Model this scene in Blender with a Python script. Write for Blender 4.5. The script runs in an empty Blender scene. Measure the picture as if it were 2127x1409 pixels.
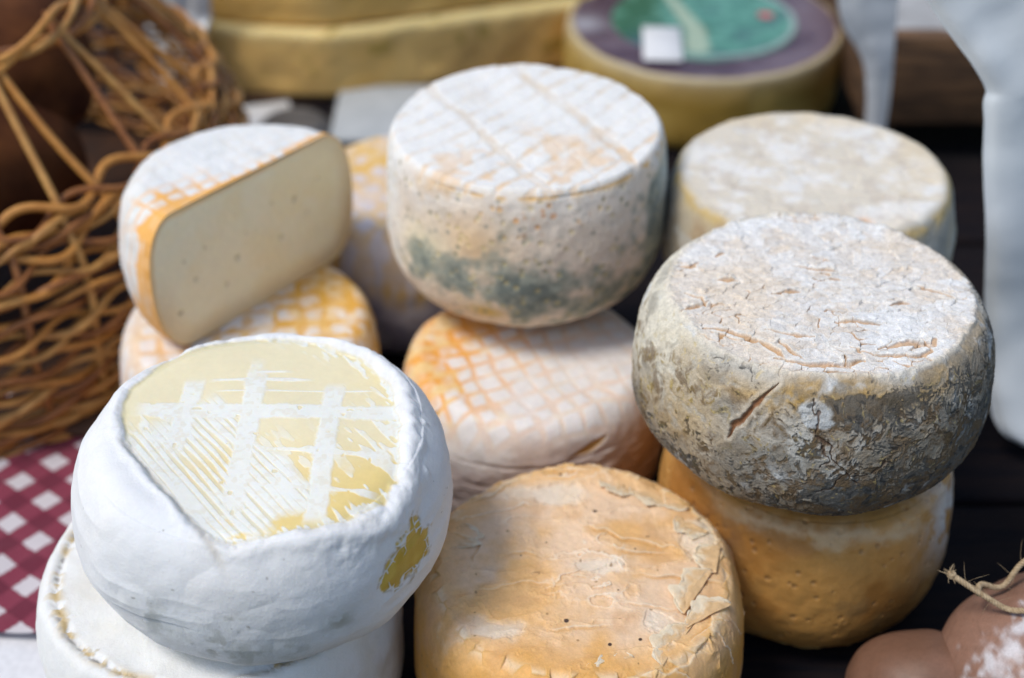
import bpy, math, random
import numpy as np
from mathutils import Vector, Matrix

# ------------------------------------------------------------------ camera, world, sun, exposure
scn = bpy.context.scene
COL = scn.collection
R = math.radians
PITCH = 36.0
cam = bpy.data.objects.new('camera', bpy.data.cameras.new('camera'))
COL.objects.link(cam)
cam.location = (0, 0, 0)
cam.rotation_euler = (R(90 - PITCH), 0, 0)
cam.data.sensor_width = 36.0
cam.data.lens = 50.0
cam.data.clip_start = 0.01
cam.data.clip_end = 200
cam.data.dof.use_dof = True
cam.data.dof.focus_distance = 0.565
cam.data.dof.aperture_fstop = 4.7
scn.camera = cam

SUN_EL, SUN_AZ = 60.0, 247.0        # azimuth measured clockwise from +Y (270 = from the left)
w = bpy.data.worlds.new('World'); scn.world = w; w.use_nodes = True
nt = w.node_tree
bg = nt.nodes['Background']
sky = nt.nodes.new('ShaderNodeTexSky'); sky.sky_type = 'NISHITA'; sky.sun_disc = False
sky.sun_elevation = R(SUN_EL); sky.sun_rotation = R(SUN_AZ)
sky.air_density = 1.2; sky.dust_density = 1.5
nt.links.new(sky.outputs[0], bg.inputs[0]); bg.inputs[1].default_value = 0.148
sd = bpy.data.lights.new('sun', 'SUN'); sd.energy = 2.5; sd.angle = R(18); sd.color = (1.0, 0.95, 0.87)
so = bpy.data.objects.new('sun', sd); COL.objects.link(so)
dv = Vector((math.sin(R(SUN_AZ)) * math.cos(R(SUN_EL)), math.cos(R(SUN_AZ)) * math.cos(R(SUN_EL)), math.sin(R(SUN_EL))))
so.rotation_euler = dv.to_track_quat('Z', 'Y').to_euler()
vs = scn.view_settings
vs.view_transform = 'Standard'; vs.look = 'None'; vs.exposure = -0.04; vs.gamma = 1.0
vs.use_curve_mapping = False

TABLE = -0.525
rng = np.random.default_rng(7)
random.seed(5)

# ------------------------------------------------------------------ numpy noise
def _hash(ix, iy, iz, seed):
    h = (ix.astype(np.uint32) * np.uint32(374761393) + iy.astype(np.uint32) * np.uint32(668265263)
         + iz.astype(np.uint32) * np.uint32(2246822519) + np.uint32((seed * 974634777) & 0xffffffff))
    h = (h ^ (h >> np.uint32(13))) * np.uint32(1274126177)
    h = h ^ (h >> np.uint32(16))
    return h

def vnoise(P, seed=0):
    i = np.floor(P).astype(np.int64); f = (P - i).astype(np.float32)
    u = f * f * f * (f * (f * 6 - 15) + 10)
    r = 0
    for dx in (0, 1):
        wx = u[:, 0] if dx else 1 - u[:, 0]
        for dy in (0, 1):
            wy = u[:, 1] if dy else 1 - u[:, 1]
            for dz in (0, 1):
                wz = u[:, 2] if dz else 1 - u[:, 2]
                h = _hash(i[:, 0] + dx, i[:, 1] + dy, i[:, 2] + dz, seed)
                r = r + wx * wy * wz * ((h & np.uint32(0xffff)).astype(np.float32) / 32767.5 - 1)
    return r

def fbm(P, freq, octv=4, seed=0, gain=0.5):
    s = 0; a = 1.0; t = 0
    for k in range(octv):
        s = s + a * vnoise(P * freq + 17.3 * k, seed + k)
        t += a; a *= gain; freq = freq * 2.03
    return s / t * 1.6

def worley(P, freq, seed=0, flat=False):
    Q = P * freq
    i = np.floor(Q).astype(np.int64)
    n = len(Q); f1 = np.full(n, 9., np.float32); f2 = np.full(n, 9., np.float32)
    cid = np.zeros(n, np.uint32); cv = np.zeros((n, 3), np.float32)
    for dx in (-1, 0, 1):
        for dy in (-1, 0, 1):
            for dz in ((0,) if flat else (-1, 0, 1)):
                c = i + np.array([dx, dy, dz])
                h = _hash(c[:, 0], c[:, 1], c[:, 2], seed)
                px = (h & np.uint32(1023)).astype(np.float32) / 1023
                py = ((h >> np.uint32(10)) & np.uint32(1023)).astype(np.float32) / 1023
                pz = ((h >> np.uint32(20)) & np.uint32(1023)).astype(np.float32) / 1023
                v = np.stack([Q[:, 0] - c[:, 0] - px, Q[:, 1] - c[:, 1] - py, (Q[:, 2] - c[:, 2] - pz) * (0 if flat else 1)], 1).astype(np.float32)
                d = np.sqrt((v * v).sum(1))
                m = d < f1
                f2 = np.where(m, f1, np.minimum(f2, d))
                f1 = np.where(m, d, f1)
                cid = np.where(m, h, cid)
                cv = np.where(m[:, None], v, cv)
    return f1, f2, cid, cv

def rnd(cid, k=0):
    h = _hash(cid.astype(np.int64) & 0xffff, (cid.astype(np.int64) >> 16), np.full(len(cid), k), 99 + k)
    return (h & np.uint32(0xffff)).astype(np.float32) / 65535

def sm(a, b, x):
    t = np.clip((x - a) / (b - a), 0, 1)
    return t * t * (3 - 2 * t)

def mix(c, d, m):
    return c + (np.asarray(d, np.float32) - c) * np.clip(m, 0, 1)[:, None]

def gauss(x, s):
    return np.exp(-(x / s) ** 2)

def sdf_poly(X, Y, poly):
    poly = np.asarray(poly, float); n = len(poly)
    d = np.full(len(X), 1e9); ins = np.zeros(len(X), bool)
    for i in range(n):
        a = poly[i]; b = poly[(i + 1) % n]; e = b - a
        wx = X - a[0]; wy = Y - a[1]
        t = np.clip((wx * e[0] + wy * e[1]) / (e @ e), 0, 1)
        d = np.minimum(d, np.hypot(wx - e[0] * t, wy - e[1] * t))
        c = ((a[1] > Y) != (b[1] > Y)) & (X < e[0] * (Y - a[1]) / (e[1] if abs(e[1]) > 1e-12 else 1e-12) + a[0])
        ins ^= c
    return np.where(ins, -d, d)

def dist_line(X, Y, pts):
    d = np.full(len(X), 1e9); tt = np.zeros(len(X)); n = len(pts) - 1
    for i in range(n):
        a = np.array(pts[i], float); e = np.array(pts[i + 1], float) - a
        t = np.clip(((X - a[0]) * e[0] + (Y - a[1]) * e[1]) / (e @ e), 0, 1)
        q = np.hypot(X - a[0] - e[0] * t, Y - a[1] - e[1] * t)
        m = q < d; d = np.where(m, q, d); tt = np.where(m, (i + t) / n, tt)
    return d, tt

def side_line(X, Y, pts):
    """distance, parameter and side (+1 left of the line) to a polyline"""
    d = np.full(len(X), 1e9); tt = np.zeros(len(X)); sd_ = np.zeros(len(X)); n = len(pts) - 1
    for i in range(n):
        a = np.array(pts[i], float); e = np.array(pts[i + 1], float) - a
        wx, wy = X - a[0], Y - a[1]
        t = np.clip((wx * e[0] + wy * e[1]) / (e @ e), 0, 1)
        q = np.hypot(wx - e[0] * t, wy - e[1] * t)
        m = q < d; d = np.where(m, q, d); tt = np.where(m, (i + t) / n, tt); sd_ = np.where(m, np.sign(e[0] * wy - e[1] * wx), sd_)
    return d, tt, sd_

# ------------------------------------------------------------------ object helpers
def tag(o, label=None, cat=None, group=None, kind=None):
    if label: o['label'] = label
    if cat: o['category'] = cat
    if group: o['group'] = group
    if kind: o['kind'] = kind
    return o

def empty(name, loc, label=None, cat=None, group=None):
    o = bpy.data.objects.new(name, None); COL.objects.link(o); o.location = loc
    o.empty_display_size = 0.02
    return tag(o, label, cat, group)

def mesh_obj(name, V, F, mat, parent=None, col=None, wet=None, smooth=True, loc=None):
    V = np.asarray(V, np.float32); F = np.asarray(F, np.int32)
    me = bpy.data.meshes.new(name)
    k = F.shape[1]
    me.vertices.add(len(V)); me.vertices.foreach_set('co', V.ravel())
    me.loops.add(F.size); me.loops.foreach_set('vertex_index', F.ravel())
    me.polygons.add(len(F))
    me.polygons.foreach_set('loop_start', np.arange(0, F.size, k, dtype=np.int32))
    me.polygons.foreach_set('loop_total', np.full(len(F), k, np.int32))
    me.update(calc_edges=True)
    if smooth: me.shade_smooth()
    if col is not None:
        a = me.attributes.new('Tone', 'FLOAT_COLOR', 'POINT')
        c = np.ones((len(V), 4), np.float32); c[:, :3] = np.clip(col, 0, 1)
        a.data.foreach_set('color', c.ravel())
    if wet is not None:
        a = me.attributes.new('Wet', 'FLOAT', 'POINT'); a.data.foreach_set('value', np.asarray(wet, np.float32))
    me.materials.append(mat)
    o = bpy.data.objects.new(name, me); COL.objects.link(o)
    if parent is not None: o.parent = parent
    if loc is not None: o.location = loc
    return o

def grid_faces(nu, nv, wrap=False):
    i = np.arange(nu - 1)[:, None]; j = np.arange(nv if wrap else nv - 1)[None, :]
    j2 = (j + 1) % nv
    a = i * nv + j; b = i * nv + j2; c = (i + 1) * nv + j2; d = (i + 1) * nv + j
    return np.stack([a, d, c, b], -1).reshape(-1, 4)

class MB:
    def __init__(s): s.V = []; s.F = []; s.n = 0
    def add(s, V, F):
        V = np.asarray(V, float); F = np.asarray(F, int)
        s.V.append(V); s.F.append(F + s.n); s.n += len(V); return s
    def build(s, name, mat, parent=None, smooth=True):
        return mesh_obj(name, np.concatenate(s.V), np.concatenate(s.F), mat, parent, smooth=smooth)

def tube(pts, rad, sides=8, caps=True):
    pts = np.asarray(pts, float); n = len(pts)
    rad = np.broadcast_to(np.asarray(rad, float), (n,)).copy()
    T = np.gradient(pts, axis=0); T /= np.linalg.norm(T, axis=1)[:, None]
    up = np.array([0, 0, 1.]) if abs(T[0][2]) < .9 else np.array([1., 0, 0])
    N = np.cross(T[0], up); N /= np.linalg.norm(N); fr = []
    for i in range(n):
        N = N - T[i] * (N @ T[i]); N /= np.linalg.norm(N); fr.append(N.copy())
    Nn = np.array(fr); B = np.cross(T, Nn)
    if caps: rad[0] *= .4; rad[-1] *= .4
    a = np.linspace(0, 2 * np.pi, sides, endpoint=False)
    V = pts[:, None] + rad[:, None, None] * (np.cos(a)[None, :, None] * Nn[:, None] + np.sin(a)[None, :, None] * B[:, None])
    return V.reshape(-1, 3), grid_faces(n, sides, True)

def spline(P, n):
    P = np.asarray(P, float)
    Q = np.vstack([2 * P[0] - P[1], P, 2 * P[-1] - P[-2]]); out = []
    m = len(P) - 1
    for s in np.linspace(0, m - 1e-9, n):
        i = int(s); t = s - i; a, b, c, d = Q[i:i + 4]
        out.append(.5 * ((2 * b) + (c - a) * t + (2 * a - 5 * b + 4 * c - d) * t * t + (3 * b - a - 3 * c + d) * t ** 3))
    return np.array(out)

def rbox(sx, sy, sz, r=0.004, seg=3):
    """rounded box as V,F centred at the origin"""
    import bmesh
    bm = bmesh.new(); bmesh.ops.create_cube(bm, size=1)
    for v in bm.verts: v.co = Vector((v.co.x * sx, v.co.y * sy, v.co.z * sz))
    bmesh.ops.bevel(bm, geom=bm.edges[:], offset=r, segments=seg, profile=.5, affect='EDGES')
    bmesh.ops.triangulate(bm, faces=bm.faces[:])
    V = np.array([v.co[:] for v in bm.verts]); F = np.array([[v.index for v in f.verts] for f in bm.faces]); bm.free()
    return V, F

# ------------------------------------------------------------------ materials
def newmat(name):
    m = bpy.data.materials.new(name); m.use_nodes = True
    n = m.node_tree; b = n.nodes['Principled BSDF']
    return m, n, b

def nnode(n, t, **kw):
    x = n.nodes.new(t)
    for k, v in kw.items():
        if k.startswith('i_'):
            x.inputs[k[2:].replace('_', ' ')].default_value = v
        else: setattr(x, k, v)
    return x

def tone_mat(name, rough=.7, sss=.12, rad=(.006, .004, .002), fine=900, var=.18, bump=.25, bdist=.0004, spec=.3, wetrough=.35, mid=220):
    """rind or paste: hand-placed marks come from the Tone attribute, fine grain from noise nodes"""
    m, n, b = newmat(name); L = n.links.new
    at = nnode(n, 'ShaderNodeAttribute', attribute_name='Tone')
    tc = nnode(n, 'ShaderNodeTexCoord')
    n1 = nnode(n, 'ShaderNodeTexNoise', i_Scale=fine, i_Detail=4.0, i_Roughness=.65); L(tc.outputs['Object'], n1.inputs['Vector'])
    n2 = nnode(n, 'ShaderNodeTexNoise', i_Scale=mid, i_Detail=5.0, i_Roughness=.6); L(tc.outputs['Object'], n2.inputs['Vector'])
    ad = nnode(n, 'ShaderNodeMath', operation='ADD'); L(n1.outputs[0], ad.inputs[0]); L(n2.outputs[0], ad.inputs[1])
    mr = nnode(n, 'ShaderNodeMapRange'); mr.inputs[1].default_value = .6; mr.inputs[2].default_value = 1.4
    mr.inputs[3].default_value = 1 - var; mr.inputs[4].default_value = 1 + var * .6; L(ad.outputs[0], mr.inputs[0])
    mx = nnode(n, 'ShaderNodeVectorMath', operation='SCALE'); L(at.outputs['Color'], mx.inputs[0]); L(mr.outputs[0], mx.inputs['Scale'])
    L(mx.outputs[0], b.inputs['Base Color'])
    wt = nnode(n, 'ShaderNodeAttribute', attribute_name='Wet')
    rr = nnode(n, 'ShaderNodeMapRange'); rr.inputs[3].default_value = rough; rr.inputs[4].default_value = wetrough
    L(wt.outputs['Fac'], rr.inputs[0]); L(rr.outputs[0], b.inputs['Roughness'])
    bs = nnode(n, 'ShaderNodeMapRange'); bs.inputs[3].default_value = bump; bs.inputs[4].default_value = bump * .25
    L(wt.outputs['Fac'], bs.inputs[0])
    bp = nnode(n, 'ShaderNodeBump', i_Distance=bdist); L(bs.outputs[0], bp.inputs['Strength']); L(ad.outputs[0], bp.inputs['Height'])
    L(bp.outputs[0], b.inputs['Normal'])
    b.inputs['Specular IOR Level'].default_value = spec
    b.inputs['Subsurface Weight'].default_value = sss
    b.inputs['Subsurface Radius'].default_value = rad
    b.inputs['Subsurface Scale'].default_value = 1.0
    return m

def plain_mat(name, c1, c2=None, scale=60, rough=.7, bump=.2, bdist=.001, spec=.4, stretch=(1, 1, 1), metal=0, lo=.35, hi=.65, sss=0, trans=0):
    m, n, b = newmat(name); L = n.links.new
    tc = nnode(n, 'ShaderNodeTexCoord'); mp = nnode(n, 'ShaderNodeMapping'); mp.inputs['Scale'].default_value = stretch
    L(tc.outputs['Object'], mp.inputs[0])
    n1 = nnode(n, 'ShaderNodeTexNoise', i_Scale=scale, i_Detail=6.0, i_Roughness=.6); L(mp.outputs[0], n1.inputs['Vector'])
    cr = nnode(n, 'ShaderNodeValToRGB'); cr.color_ramp.elements[0].position = lo; cr.color_ramp.elements[1].position = hi
    cr.color_ramp.elements[0].color = (*c1, 1); cr.color_ramp.elements[1].color = (*(c2 or c1), 1)
    L(n1.outputs[0], cr.inputs[0]); L(cr.outputs[0], b.inputs['Base Color'])
    bp = nnode(n, 'ShaderNodeBump', i_Strength=bump, i_Distance=bdist); L(n1.outputs[0], bp.inputs['Height']); L(bp.outputs[0], b.inputs['Normal'])
    b.inputs['Roughness'].default_value = rough; b.inputs['Specular IOR Level'].default_value = spec
    b.inputs['Metallic'].default_value = metal
    if sss:
        b.inputs['Subsurface Weight'].default_value = sss; b.inputs['Subsurface Radius'].default_value = (.01, .008, .005); b.inputs['Subsurface Scale'].default_value = 1
    if trans: b.inputs['Transmission Weight'].default_value = trans
    return m

M_white = tone_mat('white_bloomy_rind', rough=.75, sss=.12, fine=900, var=.07, bump=.45, bdist=.0005, spec=.35, mid=120)
M_paste = tone_mat('soft_paste', rough=.5, sss=.3, rad=(.012, .008, .004), fine=500, var=.05, bump=.08, spec=.45, wetrough=.33)
M_mould = tone_mat('mouldy_dry_rind', rough=.9, sss=.05, fine=1600, var=.38, bump=.6, bdist=.0005, spec=.15, mid=420, wetrough=.75)
M_mould2 = tone_mat('powdery_rind', rough=.8, sss=.10, fine=1100, var=.12, bump=.3, bdist=.0004, spec=.2, mid=320)
M_wash = tone_mat('washed_orange_rind', rough=.55, sss=.2, fine=900, var=.14, bump=.3, bdist=.0004, spec=.35, mid=260)
M_peel = tone_mat('peeling_orange_rind', rough=.6, sss=.22, fine=1100, var=.16, bump=.4, bdist=.0005, spec=.28, mid=300, wetrough=.45)

# ------------------------------------------------------------------ cheese builder
def profile(rt, rb, zb, nt_=2.8, nb=2.6, rows=(130, 190, 50), N=400):
    """unit profile (r, z) from the middle of the top face over rim and belly to the middle of the bottom"""
    t = np.linspace(0, np.pi / 2, N)
    r1 = rt + (1 - rt) * np.sin(t) ** (2 / nt_); z1 = zb + (.5 - zb) * np.cos(t) ** (2 / nt_)
    r2 = rb + (1 - rb) * np.cos(t) ** (2 / nb); z2 = zb - (zb + .5) * np.sin(t) ** (2 / nb)
    r = np.concatenate([r1, r2[1:]]); z = np.concatenate([z1, z2[1:]])
    s = np.concatenate([[0], np.cumsum(np.hypot(np.diff(r), np.diff(z)))])
    q = np.linspace(0, s[-1], rows[1])
    rs = np.interp(q, s, r); zs = np.interp(q, s, z)
    top = np.linspace(0.001, 1, rows[0], endpoint=False) * rt
    bot = np.linspace(1, .001, rows[2] + 1)[1:] * rb
    return np.concatenate([top, rs, bot]), np.concatenate([np.full(len(top), .5), zs, np.full(len(bot), -.5)])

def cheese_grid(Rr, H, prof, nth=900, th0=None, th1=None):
    r, z = prof; r = r * Rr; z = z * H
    k = 5; ker = np.ones(k) / k
    dr = np.gradient(r); dz = np.gradient(z); ln = np.hypot(dr, dz) + 1e-12
    nr, nz = -dz / ln, dr / ln
    nr = np.convolve(np.pad(nr, k // 2, 'edge'), ker, 'valid'); nz = np.convolve(np.pad(nz, k // 2, 'edge'), ker, 'valid')
    ln = np.hypot(nr, nz); nr /= ln; nz /= ln
    if th0 is None:
        s = np.linspace(-1, 1, nth, endpoint=False); th = np.pi * (.55 * s + .45 * s ** 3)
    else: th = np.linspace(th0, th1, nth)
    S, C = np.sin(th), -np.cos(th)
    V = np.stack([r[:, None] * S, r[:, None] * C, np.repeat(z[:, None], nth, 1)], -1).reshape(-1, 3)
    N = np.stack([nr[:, None] * S, nr[:, None] * C, np.repeat(nz[:, None], nth, 1)], -1).reshape(-1, 3)
    g = dict(P=V.astype(np.float32), N=N, x=V[:, 0] / Rr, y=V[:, 1] / Rr, r=np.hypot(V[:, 0], V[:, 1]) / Rr, zn=V[:, 2] / H,
             th=np.tile(th, len(r)), nz=N[:, 2], R=Rr, H=H, nth=nth, nr=len(r))
    return g

def cheese(name, label, loc, Rr, H, prof, paint, mat, nth=900, tilt=(0, 0), group='cheeses piled on the stall', cat='cheese'):
    g = cheese_grid(Rr, H, prof, nth)
    res = paint(g); col, disp, wet = res[:3]
    V = g['P'] + g['N'] * disp[:, None]
    Fc = grid_faces(g['nr'], nth, True)
    if len(res) > 3:                       # bare paste showing through the rind is a part of its own
        pm, pname, pmat = res[3]
        inn = (pm[Fc] > .5).all(1)
        o = mesh_obj(name, V, Fc[~inn], mat, col=col, wet=wet)
        Fi = Fc[inn]; used = np.unique(Fi); remap = np.full(len(V), -1); remap[used] = np.arange(len(used))
        mesh_obj(pname, V[used], remap[Fi], pmat, o, col=col[used], wet=wet[used])
    else:
        o = mesh_obj(name, V, Fc, mat, col=col, wet=wet)
    o.location = loc; o.rotation_euler = (R(tilt[0]), R(tilt[1]), 0)
    tag(o, label, cat, group)
    return o

def base(n, c): return np.tile(np.array(c, np.float32), (n, 1))
def lumps(g, a=.0016, seed=1):
    P = g['P']
    return a * fbm(P, 14, 2, seed) + a * .45 * fbm(P, 45, 3, seed + 5)

def lattice(g, ang, sp, w, wob=.03, seed=3, off=(0, 0), ratio=1.0):
    """cloth or basket imprint: distance-based line mask over local x,y (unit radius)"""
    c, s = math.cos(ang), math.sin(ang)
    nx = fbm(g['P'], 40, 2, seed) * wob; ny = fbm(g['P'], 40, 2, seed + 9) * wob
    u = (g['x'] * c + g['y'] * s) + nx + off[0]; v = (-g['x'] * s + g['y'] * c) + ny + off[1]
    du = np.abs((u / sp + .5) % 1 - .5) * sp; dv_ = np.abs((v / (sp * ratio) + .5) % 1 - .5) * sp * ratio
    ww = w * (1 + .5 * fbm(g['P'], 90, 2, seed + 4))
    return sm(1.3, .6, du / ww), sm(1.3, .6, dv_ / ww)

# ------------------------------------------------------------------ painters (marks, stains, cracks in local coordinates)
A_OUT = [(-.74, .03), (-.77, .33), (-.60, .66), (-.30, .80), (.06, .80), (.47, .60), (.68, .33), (.76, -.01), (.75, -.39),
         (.69, -.54), (.50, -.68), (.31, -.77), (.14, -.82), (-.02, -.835), (-.15, -.79), (-.26, -.68), (-.42, -.47), (-.56, -.28), (-.68, -.12)]

def paint_front_white(g):
    P, x, y, th, zn = g['P'], g['x'], g['y'], g['th'], g['zn']; n = len(x)
    up_ = g['nz'] > .2
    wob = fbm(P, 60, 3, 2) * .018 + fbm(P, 260, 2, 3) * .008
    sd = np.where(up_, sdf_poly(x, y, A_OUT), .5) + wob
    inside = sm(.008, -.008, sd)
    c = base(n, (.765, .77, .77))
    c = mix(c, (.74, .76, .78), sm(-.1, .6, fbm(P, 30, 3, 4)) * .6)
    # paste
    pc = mix(base(n, (.80, .71, .47)), (.78, .60, .24), sm(.35, -.75, y - .35 * x + .3 * fbm(P, 25, 2, 8)))
    pc = mix(pc, (.72, .62, .30), sm(.05, .0, -sd) * .4)
    c = mix(c, pc, inside)
    # white crust left in the imprint of the mould
    na = fbm(P, 130, 4, 21); nb_ = fbm(P, 420, 2, 22); nn = na * .6 + nb_ * .5
    def band(d, wdt, on, s=1.0): return sm(1.15, .75, np.abs(d) / (wdt * (1 + .22 * nn))) * on * s
    keep = sm(-.75, -.45, nn + .25)
    crust = band(x + .415 - .03 * (y - .1), .058, sm(.44, .34, y) * sm(-.28, -.1, y))
    crust = np.maximum(crust, band(x + .06 + .02 * y, .058, sm(.60, .42, y + .1 * na) * sm(-.8, -.5, y)))
    crust = np.maximum(crust, band(x - .375, .056, sm(.40, .30, y) * sm(-.76, -.66, y)))
    crust = np.maximum(crust, band(y - .125 + .04 * x, .062, sm(-.72, -.6, x)) * sm(.82, .7, x))
    for (y0, x0, x1, wd) in ((.40, -.3, .22, .012), (-.205, .02, .72, .020), (-.47, .02, .66, .018), (.47, -.1, .1, .008), (.30, -.25, .6, .006)):
        crust = np.maximum(crust, band(y - y0 + .12 * (x - .3) * (y0 < 0), wd * (1 + .5 * na), sm(x0 - .05, x0 + .05, x) * sm(x1 + .05, x1 - .05, x), .95))
    crust *= keep
    # diagonal comb strokes
    a = x * .63 - y * .78; b = x * .78 + y * .63
    Q = np.stack([a * 3.0, b * 34, np.zeros(n)], 1).astype(np.float32)
    st = vnoise(Q, 31) * .6 + vnoise(Q * [2.2, 2.3, 1], 32) * .5 + .25 * na
    per = np.cos(b / .041 * 2 * np.pi + 1.2 * vnoise(np.stack([a * 3, b * 6, a * 0], 1), 35))
    reg = sm(.02, -.05, np.abs(b + .33) - .30 + .12 * fbm(P, 30, 2, 6)) * sm(-.45, -.28, a) * sm(.75, .62, a + .1 * na)
    open_ = gauss(np.hypot(x + .16, y + .22), .24)
    comb = sm(-.42, .22, -.5 * open_ + per * .5 + st * .6 + .34 + .25 * sm(.1, -.5, b + .45)) * reg
    reg2 = sm(.30, .62, x + .15 * na) * sm(-.62, -.5, y) * sm(.38, .1, y) * .9
    reg3 = sm(.35, .1, np.abs(x - .2)) * sm(.32, .1, np.abs(y + .25)) * .6 + sm(.22, .08, np.abs(x + .52)) * sm(.2, .1, np.abs(y - .02)) * .9
    Q2 = np.stack([a * 7, b * 26, a * 0], 1).astype(np.float32)
    s2 = vnoise(Q2, 41) * .6 + vnoise(Q2 * 2.1, 42) * .5
    comb = np.maximum(comb, sm(.25, .45, s2 + .25 * np.maximum(reg2, reg3)) * np.maximum(reg2, reg3))
    comb = np.maximum(comb, sm(.5, .65, s2 + .6 * sm(-.09, -.01, sd)) * sm(-.16, -.02, sd) * sm(-.2, .3, x + .3 * na))
    crust = np.maximum(crust, comb)
    c = mix(c, (.72, .67, .50), reg * inside * sm(.8, .2, na) * (1 - open_))
    spots = sm(1.0, 1.1, fbm(P, 190, 2, 51)) * (crust > .3)
    crust = crust * (1 - spots)
    cc = mix(base(n, (.79, .80, .76)), (.72, .66, .52), sm(.1, .8, nb_) * .5)
    c = mix(c, cc, crust * inside * (.86 + .12 * nn))
    # rim edge, tan scrape along the lower-left cut of the window
    edge = gauss(sd - .012, .02) * up_
    c = mix(c, (.66, .62, .55), edge * .35 * sm(-.1, .6, fbm(P, 120, 2, 55)))
    scrape = gauss(b + .625, .02) * sm(-.4, -.3, a) * sm(.75, .6, a) * up_
    c = mix(c, (.56, .52, .45), scrape * .7)
    # side: bare patch
    poly = [(1.04, .36), (1.13, .22), (1.12, .02), (1.0, -.04), (.84, .0), (.74, .09), (.84, .20), (.93, .28)]
    side = ~up_ | (g['r'] > .85)
    sp = sdf_poly(th, zn * 1.0, poly) + fbm(P, 110, 3, 61) * .045
    f1, f2, cid, cv = worley(P, 190, 62)
    patch = sm(.022, -.018, sp + .02 * nb_) * sm(.03, .12, f2 - f1 + .3 * sm(-.03, -.09, sp)) * (g['r'] > .8) * (th > 0)
    c = mix(c, mix(base(n, (.47, .31, .03)), (.58, .43, .08), sm(-.4, .4, fbm(P, 90, 2, 63))), patch)
    c = mix(c, (.30, .24, .16), gauss(sp - .012, .012) * .5 * sm(.0, .5, fbm(P, 300, 2, 64)) * (th > 0))
    # grey green mould specks and a soft grey bloom, part of it painted shade
    for (t0, z0, s0, k) in ((-.45, .0, .11, 1), (-.05, .06, .07, .9), (-.16, -.10, .12, .9), (.50, -.03, .06, 1), (.02, -.2, .12, .6), (.25, -.16, .1, .5)):
        d = np.hypot((th - t0), (zn - z0) * 1.0)
        c = mix(c, (.36, .35, .28), gauss(d, s0) * sm(-.25, .45, fbm(P, 230, 4, 71)) * k)
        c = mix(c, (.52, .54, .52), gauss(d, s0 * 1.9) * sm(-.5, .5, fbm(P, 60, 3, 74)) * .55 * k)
    c = mix(c, (.60, .64, .67), gauss(th + .25, .55) * gauss(zn - .02, .14) * (.45 + .3 * fbm(P, 40, 2, 72)))  # mild mould tint with the front's bluish shade painted in
    c = mix(c, (.30, .28, .25), sm(1.22, 1.3, fbm(P, 330, 2, 73)) * .7 * (~(inside > .5)))
    # relief
    h = .0022 * fbm(P, 11, 2, 5) + .0006 * fbm(P, 34, 2, 6)
    fold = np.stack([th * 3 + fbm(P, 20, 2, 81) * .6, zn * 16, th * 0], 1).astype(np.float32)
    h += .0006 * (1 - np.abs(vnoise(fold * [1, .6, 1], 82))) * side * sm(-.45, 0, zn)
    h += (.00060 * np.abs(fbm(P, 42, 2, 83)) + .00010 * fbm(P, 170, 2, 86)) * (1 - inside)
    h += .00003 * fbm(P, 420, 2, 84) * (1 - inside)
    h += -.0016 * sm(.03, -.02, sd) * 1.0 + .0020 * gauss(sd - .055, .045) * sm(.1, .5, x) * up_ + .0009 * gauss(sd - .04, .03) * up_
    h += inside * (.00022 * crust + .00004 * fbm(P, 200, 2, 85))
    h -= .0006 * scrape
    h += .0011 * gauss(np.hypot(x - .84, y + .12), .03) + .0009 * gauss(np.hypot(x - .88, y + .25), .02) + .0009 * gauss(np.hypot(x - .86, y - .05), .018)
    h -= .00035 * patch
    h += .0035 * gauss(np.hypot(x + .62, y + .62), .28) * (zn > 0)
    wet = np.clip(inside * (1 - crust) + patch, 0, 1)
    return c, h, wet, (inside * up_, 'paste', M_paste)

def paint_lower_white(g):
    P, x, y, th, zn, r = g['P'], g['x'], g['y'], g['th'], g['zn'], g['r']; n = len(x)
    c = base(n, (.74, .745, .73)); c = mix(c, (.68, .66, .60), sm(0, .9, fbm(P, 40, 3, 4)))
    rim = r - .865 + .02 * fbm(P, 40, 2, 5)
    up_ = (zn > .2)
    na = fbm(P, 240, 3, 6)
    line = gauss(rim, .028) * up_ * sm(-.5, .2, fbm(P, 60, 2, 7) + .3)
    c = mix(c, (.55, .42, .22), line * sm(-.1, .45, na))
    c = mix(c, (.40, .38, .36), gauss(rim - .01, .015) * up_ * sm(.25, .6, fbm(P, 180, 2, 8)))
    c = mix(c, (.5, .45, .36), sm(1.15, 1.25, fbm(P, 240, 2, 9)) * .8)
    c = mix(c, (.45, .45, .44), gauss(zn + .1, .2) * sm(.1, .8, fbm(P, 60, 3, 10)) * .5)
    h = lumps(g, .0015, 15) + .0014 * gauss(rim - .05, .03) * up_ - .0012 * gauss(rim, .02) * up_ + .0013 * line * na
    h += .00025 * fbm(P, 110, 3, 16) + .0005 * np.abs(fbm(P, 45, 2, 18)) + .0003 * fbm(P * [1, 1, .3], 90, 2, 17)
    return c, h, np.zeros(n)

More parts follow.
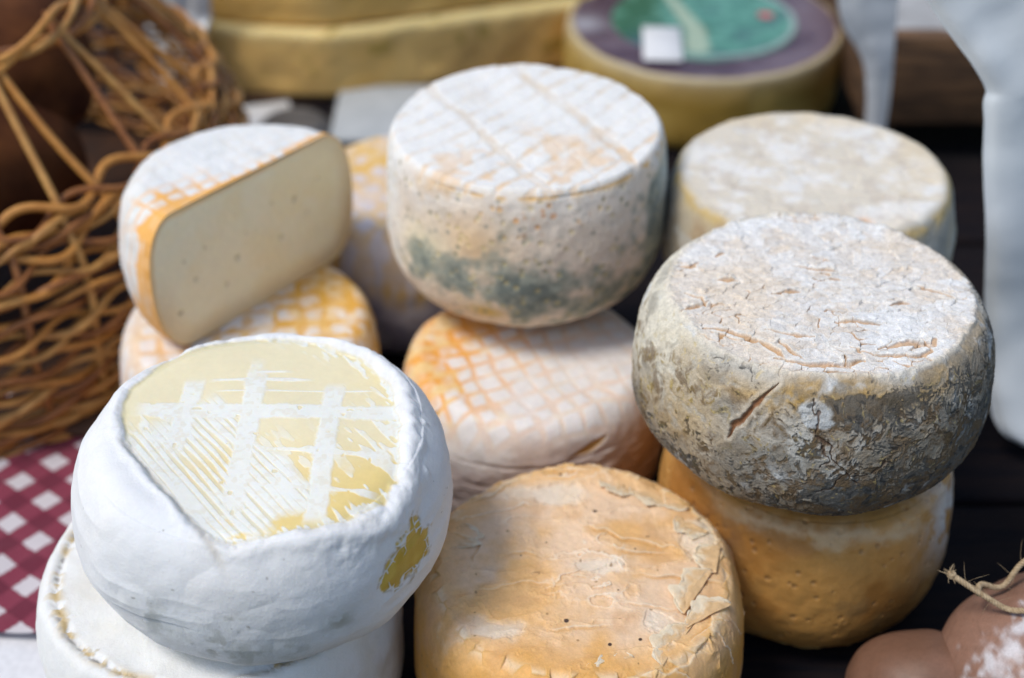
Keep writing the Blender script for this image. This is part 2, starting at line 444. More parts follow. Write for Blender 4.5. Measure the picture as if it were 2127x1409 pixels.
def paint_centre(g):
    P, x, y, th, zn, r = g['P'], g['x'], g['y'], g['th'], g['zn'], g['r']; n = len(x)
    top = sm(.25, .6, g['nz'])
    c = base(n, (.76, .64, .52))
    na = fbm(P, 55, 3, 1); nb_ = fbm(P, 170, 3, 2)
    c = mix(c, (.78, .77, .74), sm(-.9, -1.6, th + .3 * na) + sm(.2, .48, zn + .15 * na) * .5)
    c = mix(c, (.80, .56, .32), gauss(np.hypot(th + .35, (zn - .18) * 1.5), .26) * .9 + gauss(np.hypot(th + .35, (zn + .25) * 1.5), .35) * .5)
    c = mix(c, (.78, .70, .44), gauss(np.hypot(th + .75, (zn - .05) * 1.5), .22) * .7)
    # grey green mould across the lower front
    f = gauss(zn + .12 + .12 * np.sin(th * 1.3 + .5), .17) * sm(-1.25, -.7, th) * .9
    f = np.maximum(f, sm(.7, 1.05, th) * sm(.47, .3, zn) * sm(-.42, -.25, zn) * 1.0)
    f = np.maximum(f, gauss(np.hypot(th - .15, (zn + .12) * 2), .5) * 1.15)
    f = np.maximum(f, .55 * gauss(np.hypot(th + .95, (zn + .05) * 1.5), .25))
    mo = sm(.16, .95, f + .42 * na + .40 * nb_)
    c = mix(c, (.27, .30, .25), mo * .9)
    c = mix(c, (.13, .16, .15), sm(.85, 1.35, f + .35 * na + .55 * nb_) * .7)
    c = mix(c, (.52, .60, .60), gauss(zn - .25, .2) * sm(1.0, 1.4, th) * .6)  # bluish shade of the right side, painted into the colour
    c = mix(c, (.72, .47, .10), gauss(np.hypot((th + .28) * .8, (zn + .25) * 2), .09) * .95)
    f1, f2, cid, cv = worley(P, 230, 5)
    sp = sm(.42, .25, f1) * (rnd(cid) > .55)
    c = mix(c, (.62, .50, .22), sp * .5 * (1 - top)); c = mix(c, (.25, .26, .22), sm(.4, .2, f1) * (rnd(cid, 3) > .72) * .6 * (1 - top))
    c = mix(c, (.76, .38, .16), sm(.5, .3, f1) * (rnd(cid, 7) > .6) * gauss(zn - .36, .1) * gauss(th - .05, .35) * .8)
    # top: white with two broad bands and many thin lines
    t = mix(base(n, (.77, .76, .73)), (.70, .66, .60), sm(.1, .9, fbm(P, 28, 3, 13)) * .6)
    wob = .030 * fbm(P, 30, 3, 11)
    u = x * .88 + y * .48 + wob; v = x * .75 - y * .66 + .06 * u * u + wob
    b1 = np.maximum(sm(1.3, .7, np.abs(u + .34) / .038), sm(1.3, .7, np.abs(u - .345) / .042))
    dv_ = np.abs(((v - .125) / .165 + .5) % 1 - .5) * .165
    l1 = sm(1.5, .6, dv_ / (.017 * (1 + .6 * nb_))) * (.85 - .55 * sm(-.3, .5, fbm(P, 22, 3, 12)))
    b2 = sm(1.3, .7, np.abs(u - .02) / .012) * sm(.1, -.3, y) * .5
    ln = np.maximum(np.maximum(b1 * .85, l1), b2)
    lc = mix(base(n, (.68, .58, .45)), (.76, .48, .22), sm(.5, 1.0, r) * sm(.2, -.6, y + .3 * na) + .12 * nb_)
    t = mix(t, lc, ln * np.clip(.62 + .45 * nb_, 0, 1))
    t = mix(t, (.76, .68, .6), sm(.3, .9, na) * sm(.6, 1., r) * sm(.0, -.5, y) * .5)
    rimo = gauss(r - .965, .03) * sm(.0, -.45, y)
    t = mix(t, (.74, .43, .13), rimo * sm(-.5, .2, nb_ + .5 * na) * .95)
    t = mix(t, (.78, .52, .28), sm(.2, .8, na + .4 * nb_) * sm(.35, -.5, y + .3 * np.abs(x - .3)) * .55)
    c = mix(c, t, sm(.25, .75, g['nz'] + .28 * na + .12 * nb_))
    rim2 = (r > .93) * gauss(zn - .475, .02 + .02 * sm(.4, .9, th)) * sm(-.9, -.3, th) * (th < 1.5)
    c = mix(c, (.72, .40, .07), rim2 * sm(-.25, .25, nb_ + .4 * na + .5 * gauss(th - .8, .4)) * .9)
    h = lumps(g, .0016, 30) - .0005 * ln * top + .00022 * fbm(P, 120, 3, 31) * (1 - .5 * top) - .0003 * sp * (1 - top)
    h += .0007 * fbm(P, 34, 3, 34) * gauss(r - .93, .12) + .0001 * fbm(P, 350, 2, 32) + .0008 * gauss(r - .99, .03) * (zn > .4) * fbm(P, 60, 2, 33) - .0012 * rim2 * sm(-.2, .4, na)
    return c, h, np.zeros(n)

def paint_flaky(g):
    P, x, y, th, zn, r = g['P'], g['x'], g['y'], g['th'], g['zn'], g['r']; n = len(x)
    P = (P + .0035 * np.stack([fbm(P, 110, 4, 91), fbm(P, 110, 4, 92), fbm(P, 110, 4, 93)], 1)).astype(np.float32)
    na = fbm(P, 50, 4, 1); nb_ = fbm(P, 160, 4, 2); nc = fbm(P, 420, 3, 3)
    lim = .80 + .02 * na
    top = sm(lim + .05, lim - .03, r) * (zn > 0)
    # side
    c = base(n, (.36, .31, .24))
    c = mix(c, (.52, .51, .47), sm(-.25, .6, na + .4 * nb_))
    c = mix(c, (.70, .66, .55), sm(-.5, -1.3, th + .2 * na) * sm(-.15, .25, zn + .2 * na))
    gold = gauss(zn - .42 + .05 * na, .075) * gauss(th + .05, .75) * 1.1 + gauss(np.hypot(th + .9, (zn - .1) * 1.6), .35) * .6
    c = mix(c, (.46, .28, .07), np.clip(gold, 0, 1) * sm(-.9, .1, nb_ + .3 * na))
    c = mix(c, (.50, .37, .10), sm(.28, .6, nc * .6 + nb_ * .6) * sm(.5, .2, zn) * .75)
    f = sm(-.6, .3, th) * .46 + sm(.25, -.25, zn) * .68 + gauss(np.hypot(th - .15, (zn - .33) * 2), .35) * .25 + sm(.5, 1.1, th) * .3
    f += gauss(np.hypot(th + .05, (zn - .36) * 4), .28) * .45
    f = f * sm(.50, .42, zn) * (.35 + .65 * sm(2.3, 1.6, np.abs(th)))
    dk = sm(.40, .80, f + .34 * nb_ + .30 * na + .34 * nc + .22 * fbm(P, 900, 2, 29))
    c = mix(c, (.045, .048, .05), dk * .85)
    c = mix(c, (.17, .16, .14), sm(.15, .8, fbm(P, 60, 3, 19) + .7 * f) * .55)
    c = mix(c, (.17, .11, .055), sm(.0, .7, fbm(P, 95, 5, 8) * .7 + .45 * nc + .35 * f) * .75 * sm(.5, .3, zn))
    c = mix(c, (.60, .63, .64), sm(.35, .9, fbm(P, 75, 4, 9) - .15 * f + .35 * gauss(th - .95, .3) * sm(.2, .4, zn)) * .75)
    c = mix(c, (.05, .05, .05), sm(.62, .85, fbm(P, 300, 3, 10) * .7 + .6 * f - .15) * .75)
    c = mix(c, (.62, .48, .20), sm(.7, 1.0, fbm(P, 420, 3, 12)) * .45 * (1 - .6 * sm(.5, 1.2, th)))
    # side cracks
    h = lumps(g, .0012, 20)
    W1 = fbm(P, 70, 3, 13) * .03; W2 = fbm(P, 70, 3, 14) * .02
    crk = np.zeros(n)
    for pts, wd, k in (([(-.42, .465), (-.47, .40), (-.515, .33), (-.55, .25), (-.60, .20), (-.615, .13)], .019, 1.0),):
        d, t = dist_line(th + W1 * .6, zn + W2 * .6, pts)
        ww = wd * np.sin(np.pi * np.clip(t * .96 + .02, 0, 1) ** 1.5) ** .7 * (1 + .35 * nb_)
        m = sm(1.1, .7, d / (ww + .001)) * (zn < .495)
        c = mix(c, (.26, .12, .055), m); c = mix(c, (.66, .58, .46), gauss(d - ww - .012, .012) * .6)
        h -= .0014 * m; h += .0004 * gauss(d - ww - .015, .02)
    for pts in ([(-.22, .44), (-.17, .34), (-.19, .26), (-.1, .2), (-.08, .1), (-.01, .02), (.08, -.05)], [(-.15, .22), (-.1, .12), (-.14, .05)],
                [(.0, .02), (-.06, -.06), (-.1, -.1)], [(.03, .0), (.16, .03), (.25, .1)]):
        d, t = dist_line(th + W1 * 2, zn + W2 * 2, pts)
        m = sm(1.6, .5, d / (.0045 * (1 + .6 * nb_)))
        c = mix(c, (.10, .06, .04), m * .85); h -= .0006 * m
    h += .00035 * nb_ + .00018 * nc + .00006 * fbm(P, 900, 2, 15)
    h -= .0005 * dk
    # top: flaking white skin over cream, plates curling at their edges
    wx = np.stack([x + .030 * fbm(P, 90, 3, 41), (y + .030 * fbm(P, 90, 3, 42)) * 1.55, x * 0], 1).astype(np.float32)
    f1, f2, cid, cv = worley(wx, 8.5, 43, flat=True)
    e = f2 - f1
    a = rnd(cid, 1) * 6.283; tilt = cv[:, 0] * np.cos(a) + cv[:, 1] * np.sin(a)
    g1, g2, gid, gv = worley(wx + .3, 19, 44, flat=True); ge = g2 - g1
    b = rnd(gid, 2) * 6.283; tl2 = gv[:, 0] * np.cos(b) + gv[:, 1] * np.sin(b)
    t = base(n, (.74, .72, .69))
    t = mix(t, (.70, .62, .53), sm(.3, .8, rnd(cid, 5)) * .6 + sm(.5, .9, rnd(gid, 6)) * .35)
    t = mix(t, (.77, .77, .76), sm(.1, .8, na + .3 * nb_))
    t = mix(t, (.74, .63, .50), sm(.1, .7, fbm(P, 28, 2, 46) + .5 * gauss(y + .62, .2)) * .7)
    t = mix(t, (.45, .46, .46), sm(.6, 1.0, fbm(P, 210, 3, 47)) * .28)
    op = sm(.25, .75, fbm(P, 45, 2, 45) + .35 * sm(.1, -.7, y))
    ck = sm(.055 * (.3 + op), .012, e + .03 * nb_) * sm(.15, .5, op + .4 * nb_)
    ck2 = sm(.06, .015, ge) * sm(.45, .8, rnd(gid, 9)) * .6
    t = mix(t, (.62, .47, .27), ck2 * .6)
    t = mix(t, (.50, .27, .10), ck * .8)
    hv = (.0012 * tilt * (rnd(cid, 3) > .25) + .00030 * tl2 - .0009 * ck - .0003 * ck2 + .00025 * rnd(gid, 8) + .0001 * nb_)
    tw1 = fbm(P, 60, 3, 51) * .022; tw2 = fbm(P, 60, 3, 52) * .022
    big = [([(-.66, -.37), (-.52, -.40), (-.40, -.50), (-.33, -.60), (-.30, -.68)], .016), ([(-.36, -.66), (-.18, -.71), (.0, -.70), (.10, -.66)], .016),
           ([(.20, -.56), (.36, -.52), (.47, -.53), (.50, -.47)], .022), ([(.05, -.55), (.2, -.62), (.36, -.63), (.45, -.58), (.43, -.48)], .010),
           ([(-.35, -.38), (-.22, -.45), (-.12, -.47)], .011), ([(-.30, -.5), (-.26, -.6), (-.2, -.66)], .010), ([(-.78, -.20), (-.68, -.16), (-.62, -.12)], .014),
           ([(-.28, -.03), (-.18, -.02), (-.12, -.0)], .016), ([(-.72, .26), (-.66, .24), (-.62, .3)], .018), ([(-.52, .36), (-.44, .38)], .012),
           ([(.02, -.30), (.14, -.33), (.30, -.33)], .008), ([(-.1, .24), (.05, .22), (.12, .2)], .008), ([(.34, -.18), (.42, -.14), (.46, -.16)], .012),
           ([(.05, .12), (.12, .1)], .012), ([(-.0, -.69), (.0, -.6), (-.04, -.55)], .008), ([(-.55, .1), (-.42, .08)], .010), ([(.52, .05), (.64, -.02), (.7, -.1)], .010),
           ([(-.74, -.02), (-.66, -.08), (-.64, -.16)], .008)]
    for pts, wd in big:
        d, tt, sgn = side_line(x + tw1, y + tw2, pts)
        ww = wd * (.35 + .65 * np.sin(np.pi * np.clip(tt, .02, .98))) * (1 + .5 * nb_)
        m = sm(1.15, .75, d / (ww + .001))
        t = mix(t, (.54, .32, .15), m * .8); t = mix(t, (.80, .78, .73), gauss(d - ww - .014, .012) * .5)
        hv -= .0008 * m; hv += .0009 * np.exp(-np.maximum(d - ww, 0) / .05) * (sgn > 0) * (1 - m) * np.sin(np.pi * np.clip(tt, .02, .98))
    c = mix(c, t, top); h = h * (1 - .6 * top) + hv * top
    rl = gauss(r - lim - .01, .018) * (zn > .3)
    c = mix(c, (.72, .66, .55), rl * .55 * (1 - sm(.9, 1.3, th)))
    h += .0007 * rl * (1 + nb_)
    return c, h, top * .75

def paint_peel(g):
    P, x, y, th, zn, r = g['P'], g['x'], g['y'], g['th'], g['zn'], g['r']; n = len(x)
    na = fbm(P, 40, 4, 1); nb_ = fbm(P, 140, 4, 2); nc = fbm(P, 380, 3, 3)
    up_ = (g['nz'] > .15)
    c = mix(base(n, (.78, .47, .20)), (.81, .59, .40), sm(-.5, .5, na + .2) * sm(.95, .6, r + .1 * na))
    c = mix(c, (.72, .41, .15), sm(.1, .8, fbm(P, 22, 3, 4) + .3 * nb_ + .8 * sm(.8, 1.0, r) - .1))
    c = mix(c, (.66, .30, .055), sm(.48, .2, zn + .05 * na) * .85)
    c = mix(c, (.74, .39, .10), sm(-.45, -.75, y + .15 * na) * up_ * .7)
    c = mix(c, (.62, .36, .17), sm(.2, .9, fbm(P, 60, 3, 6)) * .5)
    c = mix(c, (.66, .42, .32), sm(.2, .9, fbm(P, 34, 3, 66)) * .4)
    up_ = (g['nz'] > .15)
    wxy = np.stack([x * 1.7 + .5 * y + .10 * fbm(P, 60, 3, 7), y * 6.0 - x * 1.1 + .10 * fbm(P, 60, 3, 8), x * 0], 1).astype(np.float32)
    fld = vnoise(wxy * .8, 9) * .8 + vnoise(wxy * 1.7, 10) * .25 + .07 * nb_ + .03 * nc
    act = sm(.15, .9, fbm(P, 22, 2, 11) + .85 * sm(.35, .85, x + .3 * np.abs(y)) + .3 * sm(.5, .85, r))
    h = .0020 * fbm(P, 12, 2, 20) + .0007 * fbm(P, 40, 2, 21) + .0007 * (1 - np.abs(vnoise(wxy * 1.3 + .3 * nb_[:, None], 23))) ** 3 * up_ + .00035 * np.abs(fbm(P, 75, 3, 24))
    for k, lv in enumerate((-.45, -.12, .2, .5)):                     # terraces where the skin has come off in layers
        s_ = fld - lv + .10 * fbm(P, 200, 3, 26); on = act * up_ * sm(-.3, .3, fbm(P, 26, 2, 27 + k) + .1)
        h += .00045 * sm(-.015, .015, s_) * on + .0003 * gauss(s_ - .03, .03) * on
        c = mix(c, (.86, .78, .66), gauss(s_ - .03, .03) * on * .6)
        c = mix(c, (.58, .32, .12), gauss(s_ + .014, .012) * on * .55)
    # paler bare places
    for (px_, py_, sx_, sy_) in ((.40, -.45, .13, .16), (.68, .20, .10, .18), (-.55, -.50, .2, .08), (.1, .0, .18, .08), (-.1, .6, .3, .1)):
        d = np.hypot((x - px_) / sx_, (y - py_) / sy_) + .55 * na + .35 * nb_ + .4 * vnoise(wxy * 1.5, 77)
        c = mix(c, (.80, .73, .62), sm(1.35, .5, d) * .62 * up_); h -= .0005 * sm(1.0, .85, d) * up_
    # long open tears
    tw1 = fbm(P, 70, 3, 31) * .03; tw2 = fbm(P, 70, 3, 32) * .03
    tears = [([(-.25, .82), (-.05, .79), (.12, .80)], .014, 1), ([(.0, .34), (.2, .26), (.42, .18), (.6, .16)], .022, 1), ([(.12, .20), (.3, .12), (.5, .11)], .016, 1),
             ([(-.42, .12), (-.3, .16), (-.26, .10)], .014, .7), ([(.3, -.05), (.55, -.09), (.8, -.08)], .022, 1), ([(-.05, -.10), (.05, -.09)], .014, .6),
             ([(.55, .66), (.52, .52), (.42, .50)], .020, 1), ([(.72, .0), (.62, .14), (.5, .2)], .014, .9), ([(-.2, -.48), (.15, -.46)], .010, .8),
             ([(-.65, -.20), (-.3, -.12), (-.05, -.16)], .008, .5), ([(.58, -.16), (.66, -.28), (.62, -.42), (.5, -.55)], .024, 1), ([(.72, -.30), (.70, -.45), (.56, -.6)], .02, 1),
             ([(-.75, .3), (-.6, .22), (-.62, .05)], .014, .8), ([(-.7, .52), (-.5, .62), (-.38, .74)], .016, .9), ([(.66, -.62), (.4, -.78), (.1, -.86)], .020, .9),
             ([(.22, -.30), (.38, -.28), (.5, -.33)], .008, .6)]
    for pts, wd, k in tears:
        d, tt, sg = side_line(x + tw1, y + tw2 + .6 * tw1, pts)
        tp = np.sqrt(np.sin(np.pi * np.clip(tt, .01, .99))) * up_ * k; ds = d * sg + .004 * nb_
        sheet = sm(-.006, .004, ds)                          # the lifted sheet lies on the left of the line
        h += .0009 * np.exp(-np.maximum(d - .0, 0) / (wd * 7)) * sheet * tp - .0004 * np.exp(-d / .03) * (1 - sheet) * tp
        c = mix(c, (.87, .79, .64), gauss(ds - .004, .005) * .6 * tp)  # cream torn edge with its highlight painted in
        c = mix(c, (.60, .33, .10), gauss(ds + .008, .006 + .3 * wd) * .65 * tp)  # shadow line below the lifted sheet, painted dark orange
    # rim crumbles
    rl = gauss(r - .845 - .02 * na, .03) * up_
    f1, f2, cid, cv = worley(P, 120, 40)
    h += rl * (.0017 * (rnd(cid, 1) - .4) + .0004 * nb_)
    c = mix(c, (.84, .74, .56), rl * (rnd(cid, 2) > .6) * .45); c = mix(c, (.62, .36, .10), rl * sm(.12, .03, f2 - f1) * .5)
    for (px_, py_, s0) in ((.57, .15, .0), (-.10, .78, .012), (.10, .45, .013), (-.1, -.42, .013), (.62, -.28, .022), (.13, -.6, .01), (.3, -.56, .009), (.32, .14, .007), (-.2, .2, .006), (.2, -.2, .006), (-.35, .1, .005)):
        if s0: c = mix(c, (.07, .04, .03), sm(1.3, .7, np.hypot(x - px_, y - py_) / s0 + .3 * nc) * up_)
    c = mix(c, (.30, .17, .07), sm(1.2, 1.3, fbm(P, 330, 2, 50)) * .7)
    # side pocks
    f1, f2, cid, cv = worley(P, 260, 41)
    c = mix(c, (.42, .23, .10), sm(.3, .15, f1) * (rnd(cid, 3) > .75) * (1 - up_) * .6)
    h += .00012 * nb_ + .00008 * nc
    return c, h, np.clip(.45 + .3 * na - .3 * rl, 0, 1)

def paint_under_flaky(g):
    P, x, y, th, zn, r = g['P'], g['x'], g['y'], g['th'], g['zn'], g['r']; n = len(x)
    na = fbm(P, 40, 4, 1); nb_ = fbm(P, 140, 4, 2)
    c = mix(base(n, (.44, .20, .045)), (.56, .29, .08), sm(-.4, .5, na))
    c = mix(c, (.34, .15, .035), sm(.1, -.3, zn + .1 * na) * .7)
    c = mix(c, (.74, .62, .42), gauss(zn - .45 + .04 * na + .03 * nb_, .035) * sm(-1.1, -.6, th) * sm(.9, .4, th) * .5 * sm(-.6, .2, nb_ + .4))
    c = mix(c, (.60, .30, .08), sm(.92, .80, r) * (zn > .3) * .8)
    c = mix(c, (.72, .69, .64), gauss(np.hypot(th - 1.05, (zn - .28) * 1.2), .30) * sm(-.5, .3, nb_ + .2) * .95)
    c = mix(c, (.17, .11, .07), gauss(np.hypot(th + .78, (zn - .28) * 1.4), .17) * sm(-.4, .5, nb_ + .2) * .8)
    f1, f2, cid, cv = worley(P, 175, 5)
    pit = sm(.30, .16, f1) * (rnd(cid) > .45)
    c = mix(c, (.30, .17, .07), pit * .55 * (zn < .42))
    c = mix(c, (.38, .22, .08), sm(.2, .8, fbm(P, 70, 3, 8)) * .5 * sm(.3, 0, zn))
    h = lumps(g, .0018, 20) - .0006 * pit + .0012 * gauss(zn - .46, .03) * (r > .85) + .0003 * nb_
    h += .0010 * gauss(zn + .44, .02) * sm(.1, .6, fbm(P, 110, 2, 9))
    c = mix(c, (.66, .46, .18), gauss(zn + .44, .02) * sm(.1, .6, fbm(P, 110, 2, 9)))
    return c, h, np.clip(.35 + .3 * na, 0, 1)

def paint_lattice(ang, sp, w, white=(.77, .73, .70), orange=(.80, .38, .08), side=(.66, .55, .48), seed=3, amt=None, sidefn=None, ratio=1.0, off=(0, 0), reach=.15):
    def f(g):
        P, x, y, th, zn, r = g['P'], g['x'], g['y'], g['th'], g['zn'], g['r']; n = len(x)
        na = fbm(P, 40, 4, seed + 1); nb_ = fbm(P, 150, 4, seed + 2)
        l1, l2 = lattice(g, ang, sp, w, .040, seed, off, ratio)
        ln = np.maximum(l1, l2)
        A = amt(g, na) if amt else sm(-.3, .5, na + .3)
        zone = sm(reach, reach + .2, zn + .08 * na)
        c = base(n, side); c = mix(c, white, sm(-.3, .6, na + .2 * nb_) * .7)
        c = mix(c, white, zone * .9)
        oc = mix(base(n, orange), (.80, .56, .26), sm(-.2, .7, nb_))
        c = mix(c, oc, np.clip(ln * (.22 + .8 * A) * sm(-1.0, .2, fbm(P, 30, 2, seed + 31) + A) + sm(.62, 1.1, A + .25 * nb_) * .85 * (1 - .0 * ln) * sm(.0, .35, A), 0, 1) * zone)
        f1, f2, cid, cv = worley(P, 60, seed + 7)
        c = mix(c, white, sm(.45, .9, fbm(P, 90, 3, seed + 8)) * .5)
        h = lumps(g, .0016, 20 + seed) - .0002 * ln * zone + .00012 * nb_ + .0003 * fbm(P, 80, 2, seed + 12) * (1 - zone)
        if sidefn: c, h = sidefn(g, c, h, na, nb_)
        return c, h, np.full(n, .2)
    return f

def mid_side(g, c, h, na, nb_):
    P, th, zn, r = g['P'], g['th'], g['zn'], g['r']
    c = mix(c, (.60, .49, .46), sm(.38, .15, zn + .1 * na) * .7)
    c = mix(c, (.50, .27, .10), sm(.45, .95, th + .25 * na) * sm(.36, .15, zn) * .8)  # shadow of the tall cheese painted as brown at lower right
    c = mix(c, (.60, .40, .28), sm(-.1, .7, fbm(P, 24, 3, 61)) * sm(.35, .1, zn) * .45)
    W = fbm(P, 60, 3, 62) * .02
    for pts, wd in (([(-.98, .30), (-.86, .38), (-.80, .44)], .022), ([(.30, .30), (.48, .33), (.60, .36)], .020)):
        d, t = dist_line(th + W, zn + W, pts); m = sm(1.2, .7, d / (wd * (.3 + np.sin(np.pi * np.clip(t, .02, .98)))))
        c = mix(c, (.56, .30, .05), m * .9); h = h - .001 * m
    fold = gauss(zn - .25 - .03 * np.sin(th * 3) - .02 * na, .012) * sm(-.7, -.3, th) * sm(.9, .5, th)
    h = h - .0007 * fold; c = mix(c, (.45, .36, .32), fold * .5)
    h = h + .0008 * fbm(P * [1, 1, 2.5], 70, 3, 63) * sm(.4, .1, zn)
    return c, h

def paint_far_right(g):
    P, x, y, th, zn, r = g['P'], g['x'], g['y'], g['th'], g['zn'], g['r']; n = len(x)
    na = fbm(P, 40, 4, 1); nb_ = fbm(P, 140, 4, 2)
    top = sm(.93, .84, r + .02 * na) * (zn > 0)
    c = mix(base(n, (.50, .44, .33)), (.38, .37, .33), sm(-.2, .5, na + .3 * nb_ + sm(.3, .9, th) * .3))
    c = mix(c, (.42, .24, .08), gauss(np.hypot(th + .75, zn - .1), .5) * sm(-.5, .3, na) * .9)  # brown left side, takes in painted shade from the tall cheese
    c = mix(c, (.60, .60, .55), sm(.1, .6, fbm(P, 90, 3, 5)) * .6)
    wx = np.stack([x + .04 * fbm(P, 60, 2, 41), (y + .04 * fbm(P, 60, 2, 42)) * 1.3, x * 0], 1).astype(np.float32)
    f1, f2, cid, cv = worley(wx, 7, 43, flat=True)
    t = mix(base(n, (.66, .60, .50)), (.74, .72, .68), sm(-.2, .5, na + .4 * nb_ + .5 * (rnd(cid) - .5)))
    t = mix(t, (.68, .56, .38), sm(.4, .9, r) * sm(-.2, .5, fbm(P, 30, 2, 6) + .2) * .6)
    t = mix(t, (.70, .44, .26), gauss(np.hypot(x - .22, y + .66), .05))
    t = mix(t, (.50, .43, .36), sm(.4, .8, fbm(P, 110, 3, 7)) * .4)
    c = mix(c, t, top)
    c = mix(c, (.58, .42, .16), gauss(r - .92, .025) * (zn > .2) * sm(-.3, .4, nb_ + .2) * .8)
    a = rnd(cid, 1) * 6.283
    h = lumps(g, .0012, 9) + top * (.0006 * (cv[:, 0] * np.cos(a) + cv[:, 1] * np.sin(a)) + .0002 * nb_) + .0004 * nb_ * (1 - top)
    h += .0008 * gauss(r - .9, .03) * (zn > 0)
    return c, h, np.zeros(n)

# ------------------------------------------------------------------ table
M_table = plain_mat('dark_wood', (.004, .004, .007), (.014, .009, .009), scale=18, stretch=(1, 9, 9), spec=.12, rough=.75, bump=.4, bdist=.002)
M_plank = plain_mat('brown_crate_wood', (.05, .028, .016), (.16, .085, .04), scale=22, stretch=(1, 7, 7), rough=.7, bump=.5, bdist=.002)
mb = MB()
for k in range(16):
    y0 = .18 + k * .132
    V, F = rbox(3.0, .126, .02, .003, 2); mb.add(V + [0, y0 + .063, TABLE - .0101], F)
t_ = mb.build('table_top', M_table); tag(t_, kind='structure')
V, F = rbox(12, 12, .02, .002, 1)
g_ = mesh_obj('ground', V + [0, 3, TABLE - .85], F, plain_mat('dark_paving', (.05, .05, .055), (.09, .085, .08), scale=5, rough=.9)); tag(g_, kind='structure')

# ------------------------------------------------------------------ front pile
PR_A = profile(.74, .50, -.02, 2.25, 2.2, rows=(240, 310, 40))
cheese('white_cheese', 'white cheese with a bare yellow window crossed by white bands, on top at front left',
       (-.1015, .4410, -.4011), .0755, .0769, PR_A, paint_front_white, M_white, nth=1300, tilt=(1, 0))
cheese('white_cheese', 'white cheese with a crumbly tan rim line, lying under the one with the yellow window',
       (-.1275, .4413, -.4825), .0785, .0850, profile(.85, .7, 0.0, rows=(120, 240, 30)), paint_lower_white, M_white, nth=1100)
cheese('grey_cheese', 'grey mouldy cheese with a cracked flaky white top and a brown gash in its side',
       (.1325, .5050, -.3805), .0790, .0780, profile(.78, .52, -.02, 2.3, 2.2, rows=(320, 340, 30)), paint_flaky, M_mould, nth=1500, tilt=(-1.6, -.6))
cheese('golden_cheese', 'golden pitted cheese carrying the grey flaky cheese',
       (.1440, .5234, -.4800), .0722, .0870, profile(.8, .66, 0.0, 2.4, 2.3, rows=(60, 240, 40)), paint_under_flaky, M_wash, nth=900)
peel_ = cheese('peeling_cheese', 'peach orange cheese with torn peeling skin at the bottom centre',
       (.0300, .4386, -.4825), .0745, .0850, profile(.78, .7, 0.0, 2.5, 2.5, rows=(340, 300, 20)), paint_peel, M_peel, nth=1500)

def skin_flakes(parent, Rr, H):
    """thin curled shreds standing up from the torn rim: small bent sheets with ragged outline"""
    rg = np.random.default_rng(11); nn_ = 26
    spots = [(.68, .36, .8), (.80, .06, .2), (.66, -.20, -.4), (.70, -.38, -.6), (.50, -.60, -.9),
             (.50, .60, 1.0), (.28, .74, 1.2), (-.48, .64, 2.2), (-.74, .26, 2.9), (.12, -.78, -1.4)]
    for k, (px, py, a) in enumerate(spots):
        L, W = Rr * rg.uniform(.10, .2), Rr * rg.uniform(.09, .17); a = a + math.pi / 2 + rg.uniform(-.5, .5)
        u, v = np.meshgrid(np.linspace(-1, 1, nn_), np.linspace(0, 1, nn_))
        u, v = u.ravel(), v.ravel()
        q = np.stack([u * 2 + k * 7, v * 2, u * 0], 1).astype(np.float32)
        e = 1 + .30 * fbm(q, 1.5, 3, k)
        wv = v * np.sqrt(np.clip(1.02 - np.abs(u) ** 2.2, .02, 1)) * e
        lift = wv ** 1.7 * rg.uniform(.06, .22)
        X = u * L; Y = wv * W; Z = lift * W + .0004 * fbm(q, 2, 2, k + 40)
        V = np.stack([px * Rr + X * math.cos(a) - Y * math.sin(a), py * Rr + X * math.sin(a) + Y * math.cos(a), 0 * X], 1)
        rr = np.hypot(V[:, 0], V[:, 1]) / Rr
        top_z = H / 2 * np.where(rr < .8, 1, np.clip(1 - ((np.clip(rr, .8, 1) - .8) / .2) ** 2.8, 0, 1) ** (1 / 2.8))
        V[:, 2] = top_z + Z - .0001
        n = len(V); c = mix(base(n, (.78, .50, .25)), (.86, .72, .50), sm(.3, .9, v + .2 * fbm(q, 3, 2, k + 9)))
        o = mesh_obj('skin_flake', V, grid_faces(nn_, nn_), M_peel, parent, col=c, wet=np.full(n, .3))
        md = o.modifiers.new('thickness', 'SOLIDIFY'); md.thickness = .00025
skin_flakes(peel_, .0745, .0850)

# ------------------------------------------------------------------ middle piles
cheese('tall_cheese', 'tall white cheese with a lined top and grey green mould round its side',
       (.0073, .6561, -.3852), .0752, .0915, profile(.89, .50, -.06, 2.15, 2.25, rows=(200, 260, 30)), paint_centre, M_mould2, nth=1100, tilt=(.3, -.2))
cheese('lattice_cheese', 'pinkish cheese with orange grid marks, squeezed under the tall mouldy cheese',
       (.0093, .5947, -.4825), .0705, .0850, profile(.76, .7, 0.0, 2.3, 2.3, rows=(140, 260, 30)),
       paint_lattice(.42, .155, .022, seed=3, sidefn=mid_side, amt=lambda g, na: sm(.25, -.8, g['x'] - .35 * g['y'] + .3 * na) * 1.2 + .1, reach=.30), M_wash, nth=1000)
cheese('lattice_cheese', 'orange cheese with pale square marks, under the cut half wheel',
       (-.1435, .6278, -.4825), .0715, .0850, profile(.8, .75, 0.0, rows=(120, 200, 30)),
       paint_lattice(.15, .20, .035, seed=11, orange=(.74, .40, .07), side=(.68, .52, .38), amt=lambda g, na: .65 + .5 * na + .4 * sm(-.2, .5, g['x']) - .6 * sm(-.3, -.9, g['x']), reach=.12), M_wash, nth=800)
